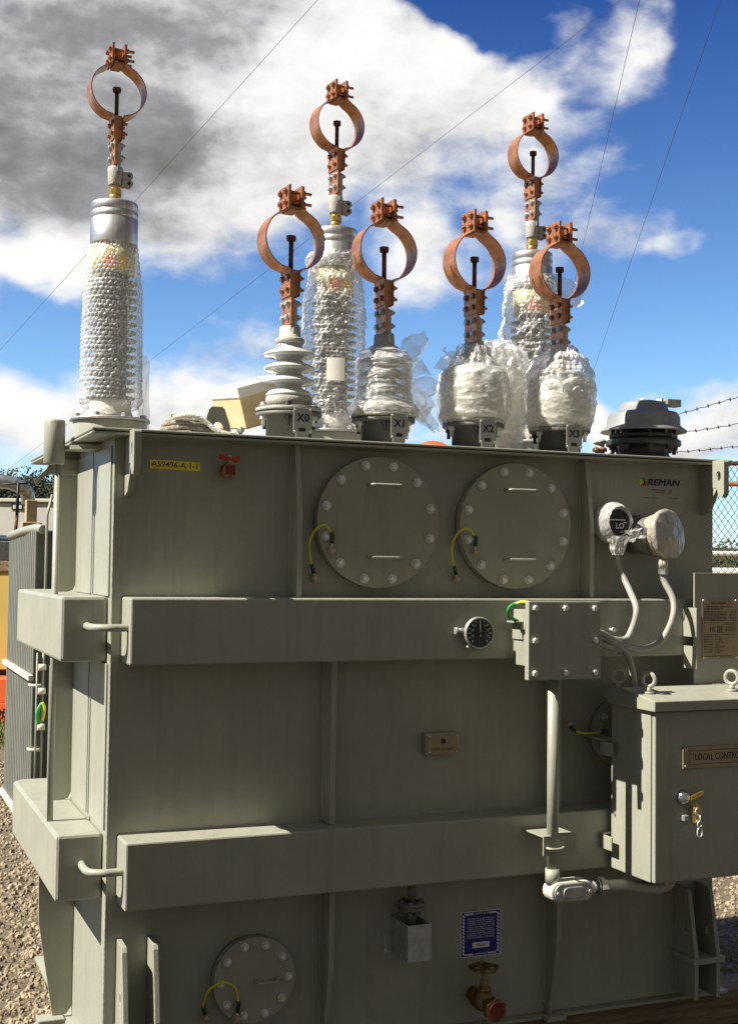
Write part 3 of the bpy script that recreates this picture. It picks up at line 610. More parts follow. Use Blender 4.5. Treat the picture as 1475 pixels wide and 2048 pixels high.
MB().box(1.89, 1.90, -.40, -.25, .553, .567).build('drain_fitting', 'brass', cb)

# rating plate panel
rpn = MB().box(2.158, 2.46, -.205, -.198, 1.233, 1.652).build('rating_plate_panel', 'grey paint', T, bevel=.001)
for z0, z1 in ((1.29, 1.375), (1.41, 1.52)): MB().box(2.152, 2.158, -.225, -.142 if z1 < 1.5 else -.142, z0, z1).build('panel_support', 'grey paint', rpn, bevel=.001)
MB().box(2.40, 2.42, -.198, -.0005, 1.55, 1.62).build('panel_support', 'grey paint', rpn)
rt = MB().box(2.192, 2.352, -.2085, -.2052, 1.327, 1.552).build('rating_plate', 'brass plate', rpn)
for x, z in ((2.196, 1.548), (2.347, 1.548), (2.196, 1.331), (2.347, 1.331)): MB().cyl((x, -.208, z), (x, -.212, z), .0045, n=10).build('rivet', 'zinc', rt)
tx = MB(); z = 1.541; k = 0
def row(x0, x1, z, h):
    x = x0
    while x < x1:
        w = random.uniform(.004, .016); tx.box(x, min(x + w, x1), -.2090, -.2084, z - h / 2, z + h / 2); x += w + random.uniform(.0015, .004)
row(2.232, 2.302, 1.538, .004); row(2.208, 2.335, 1.524, .0035); row(2.200, 2.285, 1.516, .003)
for k in range(7): row(2.200, 2.305, 1.506 - k * .0055, .0022); row(2.315, 2.348, 1.506 - k * .0055, .0022)
for k in range(6): row(2.298, 2.345, 1.462 - k * .006, .0022)
for k in range(11): row(2.198, 2.240, 1.412 - k * .0062, .002); row(2.250, 2.25 + random.uniform(.02, .05), 1.412 - k * .0062, .002)
row(2.204, 2.338, 1.337, .003); row(2.198, 2.345, 1.418, .0015)
for x in (2.261, 2.270, 2.279): tx.box(x, x + .0035, -.2090, -.2084, 1.425, 1.452)
for x in (2.228, 2.236, 2.244): tx.box(x, x + .003, -.2090, -.2084, 1.429, 1.447)
tx.prism([(2.312, 1.548), (2.316, 1.548), (2.324, 1.541), (2.316, 1.533), (2.312, 1.533), (2.320, 1.541)], 'y', -.2090, -.2084)
tx.build('engraved_text', 'black', rt)

# small pressure fitting and box under the lower beam
fb = MB(); fb.box(1.012, 1.100, -.152, -.149, .303, .428); fb.box(1.012, 1.015, -.149, -.003, .303, .428); fb.box(1.097, 1.100, -.149, -.0005, .303, .428); fb.box(1.015, 1.097, -.149, -.003, .303, .306); fb.box(.985, 1.015, -.0029, -.0005, .295, .44)
fb = fb.build('valve_guard_box', 'galvanised', T, bevel=.001)
ff = MB(); ff.cyl((1.056, -.08, .56), (1.056, -.08, .49), .0145, n=16); ff.lathe([(.0, .488), (.045, .488), (.047, .484), (.047, .476), (0, .476)], (1.056, -.08, 0)); ff.cyl((1.056, -.08, .465), (1.056, -.08, .40), .018, n=16)
ff.lathe([(0, .472), (.046, .472), (.046, .462), (0, .462)], (1.056, -.08, 0))
for k in range(6): a = R(60 * k); ff.hexn((1.056 + .036 * math.cos(a), -.08 + .036 * math.sin(a), .487), (0, 0, 1), .008, .009); ff.hexn((1.056 + .036 * math.cos(a), -.08 + .036 * math.sin(a), .462), (0, 0, -1), .008, .012)
ff = ff.build('flanged_fitting', 'flange grey', T); MB().cyl((1.056, -.08, .4725), (1.056, -.08, .4755), .044, n=32).build('gasket', 'copper', ff)
MB().cyl((.99, -.003, .31), (.99, -.012, .31), .006, n=10).build('screw', 'zinc', fb)

# brass drain valve
dv = MB(); dv.cyl((1.342, 0, .115), (1.342, -.05, .115), .028, n=24); dv.hexn((1.342, -.045, .115), (0, -1, 0), .040, .02)
dv.lathe([(.012, .08), (.032, .09), (.036, .115), (.03, .14), (.018, .15), (.025, .152), (.025, .162), (.016, .164), (.013, .19), (.009, .195), (.006, .235), (0, .236)], (1.342, -.085, 0), n=24)
dv.cyl((1.342, -.10, .112), (1.342, -.16, .112), .022, n=24); dv.hexn((1.342, -.155, .112), (0, -1, 0), .042, .028); dv = dv.build('drain_valve', 'old brass', T)
MB().cyl((1.342, -.184, .112), (1.342, -.1865, .112), .030, n=24).build('plug', 'dark red', dv)
hw = MB(); hw.tube([(1.342 + .046 * math.cos(a) * (1 + .12 * math.cos(5 * a)), -.085 + .046 * math.sin(a) * (1 + .12 * math.cos(5 * a)), .232) for a in [R(12 * k) for k in range(30)]], .0065, 8, closed=True)
for k in range(4): a = R(90 * k + 30); hw.cyl((1.342, -.085, .236), (1.342 + .046 * math.cos(a), -.085 + .046 * math.sin(a), .232), .005, n=8)
hw.build('hand_wheel', 'old brass', dv)
for k in range(3): MB().cyl((1.30 + k * .01, -.02, .06), (1.30 + k * .01, -.03, .06), .004, n=8)

# radiator at back left
rd = MB().tube([(-.03, 1.36, 1.80), (-.035, 1.5, 1.81), (-.05, 1.8, 1.805), (-.05, 2.35, 1.79)], .020, 14).build('radiator', 'grey paint', T)
for k in range(16):
    y = 1.42 + k * .060
    MB().prism([(-.055, .53), (-.055, 1.80), (.42, 1.80), (.42, .53)], 'y', y, y + .024).build('fin', 'fin green', rd, bevel=.005)
for z in (.535, 1.168): MB().box(-.075, -.0555, 1.38, 2.36, z - .011, z + .011).build('fin_brace', 'conduit light', rd)
for z in (1.14, .87): MB().tube([(-.02, 1.33, z), (-.07, 1.34, z), (-.07, 1.38, z), (-.02, 1.39, z)], .007, 8).build('hook_bar', 'conduit light', rd)
MB().cyl((-.025, 1.31, .62), (-.025, 1.31, 1.30), .0045, n=8).cyl((-.05, 1.31, .62), (-.05, 1.31, 1.28), .0035, n=8).build('thin_pipe', 'grey paint', rd)
for z in (1.22, 1.12, .97): MB().cyl((-.045, 1.30, z), (-.015, 1.30, z), .014, n=10).build('pipe_clamp', 'conduit light', rd)
MB().tube(spline([(-.03, 1.28, 1.07), (-.045, 1.27, 1.05), (-.05, 1.27, 1.02), (-.045, 1.27, .985)], 5), .009, 8).build('earthing_strap', 'green wire', rd)
MB().tube(spline([(-.03, 1.275, 1.075), (-.022, 1.27, 1.05), (-.03, 1.265, 1.0)], 5), .007, 8).build('earthing_strap', 'yellow wire', rd)
MB().tube([(-.02, 1.25, .73), (-.06, 1.24, .72), (-.11, 1.23, .70)], .009, 8).cyl((-.105, 1.22, .70), (-.12, 1.22, .695), .017, n=12).build('stay_fitting', 'galvanised', rd)
MB().tube([(-.075, 1.2, .70), (-.085, 1.2, .62), (-.107, 1.2, .50)], .010, 8).build('hanging_strap', 'galvanised', rd)
MB().tube([(-.02, 1.33, 1.0), (-.02, 1.33, 1.86), (.0, 1.33, 1.95)], .006, 8).build('stay_pipe', 'grey paint', T)

# small things bolted on the top plate: round pressure relief device
px_, py_ = 2.275, .30
pr = MB(); pr.lathe([(0, 2.1005), (.112, 2.1005), (.112, 2.135), (.105, 2.14), (.105, 2.178), (.152, 2.178), (.155, 2.182), (.155, 2.198), (.15, 2.203), (.118, 2.203), (.118, 2.212), (.14, 2.212), (.14, 2.226), (.09, 2.228), (.09, 2.262), (0, 2.262)], (px_, py_, 0), n=48)
pr = pr.build('pressure_relief_device', 'dark cast metal', T)
MB().lathe([(0, 2.262), (.13, 2.250), (.178, 2.236), (.178, 2.242), (.152, 2.262), (.150, 2.300), (.138, 2.318), (.105, 2.324), (.096, 2.352), (.088, 2.362), (.04, 2.372), (0, 2.374)], (px_, py_, 0), n=48).build('hood', 'hood grey', pr)
for k in range(8):
    a = R(22 + 45 * k); x, y = px_ + .128 * math.cos(a), py_ + .128 * math.sin(a)
    MB().cyl((x, y, 2.20), (x, y, 2.25), .008, n=10).hexn((x, y, 2.21), (0, 0, 1), .015, .016).hexn((x, y, 2.178), (0, 0, -1), .016, .016).cyl((x, y, 2.178), (x, y, 2.145), .008, n=10).build('bolt', 'dark cast metal', pr)
MB().lathe([(0, 2.37), (.013, 2.372), (.011, 2.38), (0, 2.383)], (px_ - .005, py_, 0), n=16).build('indicator_pin', 'label yellow', pr)
MB().box(2.375, 2.445, .27, .315, 2.352, 2.384).build('alarm_switch', 'galvanised', pr, bevel=.003)
MB().box(2.355, 2.376, .285, .30, 2.362, 2.374).box(2.345, 2.353, .27, .31, 2.356, 2.384).build('switch_stem', 'conduit light', pr)
ib = MB(); ib.lathe([(0, 2.12), (.026, 2.12), (.03, 2.128), (.03, 2.14), (.02, 2.142), (.02, 2.156), (.028, 2.158), (.029, 2.172), (.02, 2.176), (.02, 2.19), (.028, 2.192), (.028, 2.203), (.018, 2.21), (0, 2.213)], (2.125, .40, 0), n=24); ib.cyl((2.125, .40, 2.1005), (2.125, .40, 2.12), .018, n=16)
ib = ib.build('small_bushing', 'cast cement', T); MB().cyl((2.125, .40, 2.157), (2.125, .40, 2.171), .0305, n=24).build('copper_band', 'copper', ib)
MB().cyl((2.16, .39, 2.145), (2.185, .385, 2.146), .006, n=8).hexn((2.17, .388, 2.145), (1, 0, 0), .011, .01).build('terminal_screw', 'dark bolt', ib)
# lug with round hole standing on the plate, and small bolt
hole_plate(.18, .205, [(.335, 2.1005), (.455, 2.1005), (.445, 2.16), (.425, 2.215), (.418, 2.222), (.378, 2.222), (.368, 2.212), (.35, 2.15)], (.405, 2.148), .021, 'lifting_eye', ax='y')
MB().box(.26, .34, .30, .31, 2.1005, 2.20).build('plate_rib', 'grey paint', T, bevel=.002)
bs = MB(); bs.hexn((.475, .15, 2.1005), (0, 0, 1), .016, .012); bs.cyl((.475, .15, 2.11), (.475, .15, 2.15), .008, n=12); bs.hexn((.475, .15, 2.132), (0, 0, 1), .014, .012); bs.build('stud', 'galvanised', T)
for k in range(5): MB().box(.74 + k * .41, .98 + k * .41, .30, .33, 2.1005, 2.125).build('rail_strip', 'brass plate', T)
for k in range(12): MB().bolt((.10 + k * .2, -.055, 2.1), (0, 0, 1), .008, .007).build('flange_bolt', 'grey paint', T) if False else None

# ------------------------------------------------------------------ bushings
def strap_mesh(path, w, th):
    # flat strap following path in the x-z plane, wide along y
    q = MB(); P = [Vector((p[0], 0, p[1])) for p in path]; k = len(P); vs = []
    for j, p in enumerate(P):
        t = (P[min(j + 1, k - 1)] - P[max(j - 1, 0)]).normalized(); n_ = Vector((-t.z, 0, t.x))
        for sy, sn in ((-1, -1), (1, -1), (1, 1), (-1, 1)): vs.append(p + n_ * th / 2 * sn + Vector((0, w / 2 * sy, 0)))
    fs = []
    for j in range(k - 1):
        for i in range(4): fs.append((j * 4 + i, j * 4 + (i + 1) % 4, (j + 1) * 4 + (i + 1) % 4, (j + 1) * 4 + i))
    fs += [(3, 2, 1, 0), tuple((k - 1) * 4 + i for i in range(4))]
    return q.add(vs, fs)
def clamp_parts():
    """copper ring clamp in local coordinates, bar foot at z 0; bolt axis along x"""
    W, Rr, zc = .088, .1135, .315; out = []
    def arc(s, tx_, bx):
        p = [(s * tx_, .515), (s * tx_, .450), (s * tx_ * 1.05, .436)]
        for a in range(26, 157, 6):
            an = R(a); rr = Rr * (1 - .02 * math.cos(2 * an)); p.append((s * rr * math.sin(an), zc + rr * math.cos(an)))
        p += [(s * bx * 1.3, .208), (s * bx, .196), (s * bx, .108)]
        return p
    out.append(('ring_strap', 'copper', strap_mesh(arc(-1, .024, .017), W, .0042)))
    out.append(('ring_strap', 'copper', strap_mesh(arc(1, .022, .019), W, .0042)))
    b = MB(); b.prism([(-.044, 0.012), (-.03, 0), (.03, 0), (.044, .012), (.044, .205), (-.044, .205)], 'x', -.0145, -.0015)
    out.append(('contact_bar', 'copper', b))
    b = MB(); b.box(-.001, .0162, -.040, .040, .112, .205); out.append(('clamp_block', 'copper block', b))
    b = MB(); b.box(-.032, -.0265, -.046, .046, .425, .512); out.append(('clamp_plate', 'copper block', b))
    b = MB(); b.box(.0245, .030, -.046, .046, .430, .512); out.append(('clamp_plate', 'copper block', b))
    b = MB(); b.box(-.0215, .0195, -.040, .044, .424, .436); b.box(-.0215, .0195, .0, .044, .436, .50); out.append(('clamp_block', 'copper block', b))
    for y in (-.025, .025):
        for z in (.452, .492): b = MB(); b.bolt((-.0322, y, z), (-1, 0, 0), .0105, .009); b.cyl((-.034, y, z), (.066, y, z), .0058, n=10); b.hexn((.030, y, z), (1, 0, 0), .0105, .011); out.append(('bolt', 'bronze bolt', b))
        for z in (.135, .178): b = MB(); b.bolt((-.0195, y, z), (-1, 0, 0), .010, .008); b.cyl((-.02, y, z), (.042, y, z), .0055, n=10); b.hexn((.0215, y, z), (1, 0, 0), .0105, .011); out.append(('bolt', 'bronze bolt', b))
    for y in (-.023, .023):
        for z in (.033, .083): b = MB(); b.bolt((-.0148, y, z), (-1, 0, 0), .0115, .009); b.cyl((-.016, y, z), (.034, y, z), .006, n=10); b.hexn((.0135, y, z), (1, 0, 0), .0115, .012); out.append(('bolt', 'galvanised', b))
    b = MB(); b.cyl((0, 0, .2), (0, 0, .325), .0088, n=16); b.hexn((0, 0, .325), (0, 0, 1), .0185, .012); b.cyl((0, 0, .318), (0, 0, .326), .017, n=16)
    out.append(('centre_bolt', 'dark bolt', b))
    b = MB(); b.prism([(-.040, -.03), (.040, -.03), (.040, .085), (.03, .097), (-.03, .097), (-.040, .085)], 'x', -.001, .0128)
    out.append(('terminal_pad', 'galvanised', b))
    return out
CL = clamp_parts()
YAW = R(4)
def make_low(name='bushing'):
    # local origin on the top plate (z 0 = plate top)
    b = MB(); prof = [(0, .13), (.070, .13), (.072, .172)]
    for z, r in ((.182, .086), (.230, .094), (.280, .095), (.330, .096)):
        prof += [(.060, z - .009), (r * .93, z - .0085), (r, z - .003), (r * .99, z + .002), (.075, z + .013), (.052, z + .022), (.047, z + .028)]
    prof += [(.047, .355), (.047, .372), (0, .372)]
    b.lathe(prof, (0, 0, 0), n=64); body = b.build(name, 'porcelain', T)
    def sub(n_, mb, m_, bev=0): o = mb.build(n_, m_, None, bevel=bev); o.parent = body; return o
    f = MB(); f.lathe([(0, 0.0006), (.083, 0.0006), (.083, .10), (.118, .10), (.12, .103), (.12, .113), (.114, .1135), (.114, .117), (.12, .1175), (.12, .131), (.117, .135), (.084, .136), (.084, .172), (.078, .178), (0, .178)], (0, 0, 0), n=64); sub('flange', f, 'flange grey')
    c = MB(); c.lathe([(0, .1355), (.0855, .1355), (.0855, .171), (.080, .1765), (0, .1765)], (0, 0, 0), n=64); c.lathe([(0, .118), (.121, .118), (.121, .129), (.116, .1345), (0, .1345)], (0, 0, 0), n=64); sub('collar', c, 'cast cement')
    for k in range(6):
        a = R(60 * k + 10); x, y = .104 * math.cos(a), .104 * math.sin(a)
        q = MB(); q.hexn((x, y, .1), (0, 0, -1), .013, .014); q.cyl((x, y, .137), (x, y, .062), .007, n=10); q.bolt((x, y, .135), (0, 0, 1), .013, .01); sub('flange_bolt', q, 'zinc' if k % 2 else 'dark cast metal')
    c = MB(); c.lathe([(0, .370), (.050, .370), (.054, .374), (.054, .386), (.049, .39), (.040, .392), (.038, .432), (0, .432)], (0, 0, 0), n=40); c.box(-.010, .022, -.038, .038, .395, .436); sub('cap', c, 'cast cement')
    for n_, m_, mb in CL:
        o = mb.build(n_, m_, None, bevel=.0012 if n_ in ('contact_bar', 'clamp_block') else 0); o.parent = body; o.location = (-.002, 0, .432); o.rotation_euler.z = YAW
    return body
def make_high():
    # local origin at turret top (z 0 = 2.248)
    b = MB(); prof = [(0, .0905), (.06, .0905)]
    n = 15
    for k in range(n):
        z = .095 + k * .0345; prof += [(.062, z), (.100, z + .004), (.102, z + .008), (.064, z + .018)]
    prof += [(.062, .62), (.0, .62)]
    b.lathe(prof, (0, 0, 0), n=48); body = b.build('bushing', 'porcelain dark', T)
    def sub(n_, mb, m_, bev=0): o = mb.build(n_, m_, None, bevel=bev); o.parent = body; return o
    f = MB(); f.lathe([(0, .0006), (.165, .0006), (.165, .010), (.162, .013), (0, .013)], (0, 0, 0), n=48); sub('flange', f, 'galvanised'); f = MB(); f.lathe([(0, .0135), (.094, .0135), (.092, .03), (.086, .05), (.086, .09), (0, .09)], (0, 0, 0), n=48); sub('foot', f, 'white foam')
    for k in range(8): a = R(45 * k + 12); q = MB(); q.bolt((.145 * math.cos(a), .145 * math.sin(a), .012), (0, 0, 1), .014, .012); sub('flange_bolt', q, 'galvanised')
    g_ = MB(); g_.lathe([(0, .621), (.088, .621), (.090, .745), (0, .745)], (0, 0, 0), n=48); sub('sight_cylinder', g_, 'cream cylinder')
    for a, m_ in ((-78, 'amber sticker'), (-112, 'red sticker')):
        q = MB(); n = 10; vs = []
        for zz in (.635, .685):
            for j in range(n + 1): an = R(a - 14 + 28 * j / n); vs.append((.0925 * math.cos(an), .0925 * math.sin(an), zz))
        q.add(vs, [(j, j + 1, n + 2 + j, n + 1 + j) for j in range(n)], True); sub('sticker', q, m_)
    c = MB(); c.lathe([(0, .745), (.0975, .745), (.0985, .748), (.0985, .852), (.0965, .8535), (.0985, .855), (.0985, .882), (.0965, .8835), (.0985, .885), (.0985, .915), (.095, .922), (.035, .926), (.035, .934), (.03, .936), (0, .936)], (0, 0, 0), n=72); sub('cap', c, 'aluminium')
    c = MB(); c.cyl((0, 0, .936), (0, 0, .962), .027, .026, n=24); c.cyl((0, 0, .962), (0, 0, .984), .029, n=8, smooth=False); c.cyl((0, 0, .984), (0, 0, 1.005), .024, n=24); sub('brass_stud', c, 'brass')
    c = MB(); c.lathe([(0, .998), (.027, .998), (.029, 1.003), (.033, 1.07), (.03, 1.078), (0, 1.08)], (0, 0, 0), n=32)
    c.box(.026, .046, -.022, .022, 1.0, 1.058)
    for z in (1.013, 1.045): c.cyl((.056, -.016, z), (.056, .016, z), .0165, n=20)
    sub('terminal_connector', c, 'cast cement')
    h_ = MB()
    for z in (1.013, 1.045): h_.cyl((.056, -.0165, z), (.056, -.018, z), .007, n=14)
    sub('screw_hole', h_, 'black')
    for n_, m_, mb in CL:
        o = mb.build(n_, m_, None, bevel=.0012 if n_ in ('contact_bar', 'clamp_block') else 0); o.parent = body; o.location = (0, 0, 1.083); o.rotation_euler.z = YAW
    return body
def copy_part(src):
    c = src.copy(); COL.objects.link(c)
    for ch in [o for o in COL.objects if o.parent == src]:
        d = ch.copy(); COL.objects.link(d); d.parent = c
    return c
TL = Vector(T.location)
XP = [(.672, .201), (1.046, .201), (1.425, .201), (1.81, .201)]
HP = [(.198, 1.118), (1.19, 1.118), (2.20, 1.118)]
low = make_low(); high = make_high()
def jitter(o, dz_, tilt):
    for ch in o.children:
        if abs(ch.rotation_euler.z) > 1e-6: ch.rotation_euler = (tilt, 0, YAW + dz_)
lows = [low] + [copy_part(low) for _ in range(3)]; highs = [high] + [copy_part(high) for _ in range(2)]
for k, (o, p) in enumerate(zip(lows, XP)):
    jitter(o, R((0, -2.5, 1.5, -1)[k]), R((.6, -.8, .4, -.5)[k]))
    o.location = Vector((p[0], p[1], 2.1)) - TL; o['label'] = ['low uncovered white porcelain bushing beside the X0 tag', 'low bushing behind the X1 tag', 'low bushing behind the X2 tag', 'low bushing behind the X3 tag'][k]
    x0 = [.645, 1.021, 1.385, 1.762][k]
    t_ = MB().box(x0, x0 + .070, .068, .073, 2.130, 2.222); t_.box(x0 + .01, x0 + .06, .073, .078, 2.1006, 2.21); t_ = t_.build('terminal_tag', 'sign grey', T, bevel=.002)
    text('X%d' % k, .027, (x0 + .036, .0672, 2.185), 'black', t_, bold=.03)
    for x in (x0 + .006, x0 + .064):
        for z in (2.137, 2.215): MB().cyl((x, .068, z), (x, .065, z), .004, n=10).build('screw', 'zinc', t_)
    MB().box(x0 + .02, x0 + .045, .0665, .0675, 2.137, 2.150).build('slot', 'black', t_)
for k, (o, p) in enumerate(zip(highs, HP)):
    jitter(o, R((-2, 2.5, -1)[k]), R((-.7, .5, .8)[k]))
    o.location = Vector((p[0], p[1], 2.248)) - TL; o['label'] = ['tall bushing at the left corner under bubble wrap', 'tall bushing behind the X0 and X1 bushings', 'tall bushing behind the X3 bushing'][k]

# ================================================================== PLASTIC WRAPS
def wrap_surface(cx, cy, prof, n, m, amp, seed, bub=0.0, fold=0.0, bsp=.023, ff=1.0, tf=1.0):
    """prof: list of (z, r); sleeve with crumple noise and bubbles"""
    q = MB(); vs = []
    zs = [p[0] for p in prof]; z0, z1 = zs[0], zs[-1]
    def rad(z):
        for (a, ra), (b, rb) in zip(prof, prof[1:]):
            if a <= z <= b: t = (z - a) / (b - a); t = t * t * (3 - 2 * t); return ra + (rb - ra) * t
        return prof[-1][1]
    for j in range(m + 1):
        z = z0 + (z1 - z0) * j / m
        for i in range(n):
            a = 2 * math.pi * i / n; r = rad(z); ca, sa = math.cos(a), math.sin(a)
            p = Vector((ca * 2.2 * tf, sa * 2.2 * tf, z * 13 * ff + seed))
            nn = noise.fractal(p, 0.9, 2.1, 4)
            rid = 1 - abs(noise.noise(Vector((ca * 3.1 * tf, sa * 3.1 * tf, z * 30 * ff + seed * 3)))) * 2.2
            rid2 = 1 - abs(noise.noise(Vector((ca * 7 * tf + seed, sa * 7 * tf, z * 24 * ff + 2 * ca)))) * 2.2
            r += amp * nn + fold * (rid * .6 + rid2 * .5 - .5)
            if bub:
                wq = noise.noise(Vector((ca * 1.5, sa * 1.5, z * 6 + seed))); rr = .115; s = a * rr / bsp + wq * .8; t = (z + .25 * math.sin(a + seed) * .02 + wq * .008) / (bsp * .866); jr = math.floor(t); off = .5 * (jr % 2)
                best = 9
                for jj in (jr, jr + 1):
                    o_ = .5 * (jj % 2); ss = round(s - o_) + o_
                    d = math.hypot((s - ss) * bsp, (t - jj) * bsp * .866)
                    best = min(best, d)
                hr = bsp * .43
                if best < hr: r += bub * math.sqrt(1 - (best / hr) ** 2)
            zz = z + amp * .5 * noise.noise(Vector((ca * 2 + seed, sa * 2, z * 5))) * (1 if j in (0, m) else .4)
            vs.append((cx + ca * r, cy + sa * r, zz))
    q.add(vs, [(j * n + i, j * n + (i + 1) % n, (j + 1) * n + (i + 1) % n, (j + 1) * n + i) for j in range(m) for i in range(n)], True)
    return q
FL = []
def flap(q_, base, dirs, L, wd_, seed, curl=.03, k=26, l=22):
    """loose sheet: base point, outward dir, length, width"""
    q = MB(); base = Vector(base); d = Vector(dirs[0]).normalized(); w = Vector(dirs[1]).normalized(); n_ = d.cross(w).normalized(); vs = []
    for j in range(l + 1):
        v_ = j / l
        for i in range(k + 1):
            u = i / k - .5; edge = 1 - .25 * v_ + .22 * noise.noise(Vector((u * 3, v_ * 3, seed)))
            ln = L * v_ * (1 + .25 * noise.noise(Vector((u * 5, seed, 1))))
            p = base + d * ln + w * (u * wd_ * edge)
            p += n_ * (curl * (noise.fractal(Vector((u * 2.6, v_ * 2.2, seed)), 1.0, 2, 2)) * 1.3 + curl * .5 * math.sin(u * 9 + seed + v_ * 4))
            p += d * .012 * noise.noise(Vector((u * 6, v_ * 4, seed)))
            vs.append(p)
    q.add(vs, [(j * (k + 1) + i, j * (k + 1) + i + 1, (j + 1) * (k + 1) + i + 1, (j + 1) * (k + 1) + i) for j in range(l) for i in range(k)], True)
    FL.append(q)
def wbuild(q, m_):
    o = q.build('bubble_wrap' if 'bubble' in m_ else 'plastic_film', m_)
    for f in FL: f.build('loose_flap', 'bubble wrap heavy', o)
    FL.clear(); return o
G = 'plastic wrapping on the bushings'
q = wrap_surface(HP[0][0], HP[0][1], [(2.305, .112), (2.34, .127), (2.6, .124), (2.8, .120), (2.86, .112), (2.95, .103), (2.99, .098)], 340, 320, .0035, 3.1, bub=.0040, fold=.004, bsp=.0215)
flap(q, (HP[0][0] + .10, HP[0][1] - .06, 2.32), ((.25, -.1, -.02), (0, .05, 1)), .05, .5, 2, .01, 16, 12)
w = wbuild(q, 'bubble wrap'); tag(w, 'neat column of bubble wrap on the tall bushing at the far left', 'bubble wrap', G)
q = wrap_surface(HP[1][0], HP[1][1], [(2.25, .105), (2.32, .128), (2.6, .138), (2.82, .135), (2.92, .125), (2.97, .112), (3.03, .128), (3.06, .112)], 320, 320, .012, 8.7, bub=.0032, fold=.009, bsp=.019)
flap(q, (HP[1][0] - .10, HP[1][1] - .08, 2.98), ((-.8, -.2, .1), (.2, .3, 1)), .06, .14, 5, .012)
w = wbuild(q, 'bubble wrap'); tag(w, 'baggy bubble wrap on the tall bushing between the X0 and X1 bushings', 'bubble wrap', G)
lab = MB(); n = 8; vs = []
for zz in (2.47, 2.57):
    for j in range(n + 1): a = R(-122 + 30 * j / n); vs.append((HP[1][0] + .152 * math.cos(a), HP[1][1] + .152 * math.sin(a), zz))
lab.add(vs, [(j, j + 1, n + 2 + j, n + 1 + j) for j in range(n)], True); lab.build('paper_tag', 'white foam', w)
q = wrap_surface(HP[2][0], HP[2][1], [(2.25, .15), (2.45, .17), (2.6, .16), (2.75, .145), (2.88, .135), (3.0, .125), (3.06, .105)], 320, 300, .014, 15.2, bub=.0032, fold=.012, bsp=.019)
flap(q, (HP[2][0] + .1, HP[2][1] - .05, 2.98), ((.8, -.3, .05), (.0, .2, 1)), .13, .16, 9, .015)
w = wbuild(q, 'bubble wrap'); tag(w, 'shiny bubble wrap on the tall bushing at the right, behind the X3 bushing', 'bubble wrap', G)
# X1: thin film, crumpled, loose tails at right
q = wrap_surface(XP[1][0], XP[1][1], [(2.222, .13), (2.245, .135), (2.28, .108), (2.35, .102), (2.43, .104), (2.465, .088), (2.482, .06)], 220, 170, .005, 21.4, fold=.009, ff=1.7, tf=.42)
flap(q, (XP[1][0] + .08, XP[1][1] + .0, 2.44), ((.8, .1, .35), (.1, .2, -1)), .11, .20, 3.3, .03)
flap(q, (XP[1][0] + .07, XP[1][1] - .02, 2.31), ((.8, -.1, -.15), (.3, .1, 1)), .12, .20, 6.1, .03)
flap(q, (XP[1][0] + .11, XP[1][1] - .04, 2.27), ((.7, -.1, -.75), (.7, .2, .6)), .13, .07, 7.7, .012)
flap(q, (XP[1][0] - .09, XP[1][1] - .05, 2.26), ((-.8, -.3, -.2), (.2, .1, 1)), .05, .06, 1.7, .012)
wrap_in = wrap_surface(XP[1][0], XP[1][1], [(2.222, .118), (2.28, .100), (2.35, .098), (2.43, .098), (2.46, .085)], 160, 120, .006, 24.4, fold=.007, ff=1.4, tf=.5)
w = wbuild(q, 'bubble wrap'); w.name = 'plastic_film'; wrap_in.build('inner_film', 'clear film', w); tag(w, 'clear crumpled film with a loose tail on the bushing tagged X1', 'plastic film', G)
# X2
q = wrap_surface(XP[2][0], XP[2][1], [(2.222, .118), (2.25, .130), (2.34, .134), (2.40, .126), (2.425, .118)], 180, 110, .006, 31.4, fold=.004, ff=1.0, tf=.4)
w = q.build('foam_sheet', 'foam wrap'); wrap_surface(XP[2][0], XP[2][1], [(2.212, .122), (2.25, .137), (2.34, .141), (2.40, .133), (2.43, .12)], 200, 120, .010, 61.4, fold=.007, ff=.9, tf=.7).build('outer_film', 'clear film', w); tag(w, 'smooth white foam sheet around the bushing tagged X2', 'foam sheet', G)
q = wrap_surface(XP[2][0], XP[2][1], [(2.375, .130), (2.40, .128), (2.45, .085), (2.49, .06), (2.52, .055)], 220, 90, .016, 35.4, bub=.003, fold=.012, ff=.6)
flap(q, (XP[2][0] - .09, XP[2][1] - .04, 2.41), ((-.8, -.1, .6), (.3, .1, .9)), .08, .12, 13.3, .03)
flap(q, (XP[2][0] + .04, XP[2][1] + .0, 2.47), ((.9, .1, .25), (-.1, .1, 1)), .13, .13, 16.1, .03)
flap(q, (XP[2][0] + .09, XP[2][1] + .05, 2.35), ((.9, .2, .05), (.1, .1, 1)), .10, .16, 18.8, .03)
w = wbuild(q, 'bubble wrap'); tag(w, 'torn bubble wrap spreading around the bushing tagged X2', 'bubble wrap', G)
# bag between X2 and X3 (around the right tall bushing's foot)
q = wrap_surface(1.645, .42, [(2.105, .095), (2.2, .108), (2.32, .118), (2.42, .125), (2.50, .105), (2.56, .05)], 160, 130, .014, 45.4, fold=.008, ff=.8, tf=.5)
w = q.build('foam_sheet', 'foam wrap'); tag(w, 'crumpled white foam sheet bunched up between the X2 and X3 bushings', 'foam sheet', G)
q = wrap_surface(1.63, .40, [(2.34, .128), (2.44, .142), (2.52, .12), (2.585, .06)], 200, 110, .016, 49.4, bub=.004, fold=.014, ff=.6)
flap(q, (1.66, .28, 2.16), ((0.1, -.35, -.35), (1, 0, 0)), .10, .13, 22.3, .02)
w = wbuild(q, 'bubble wrap heavy'); tag(w, 'bubble wrap heap on top of the white foam between X2 and X3', 'bubble wrap', G)
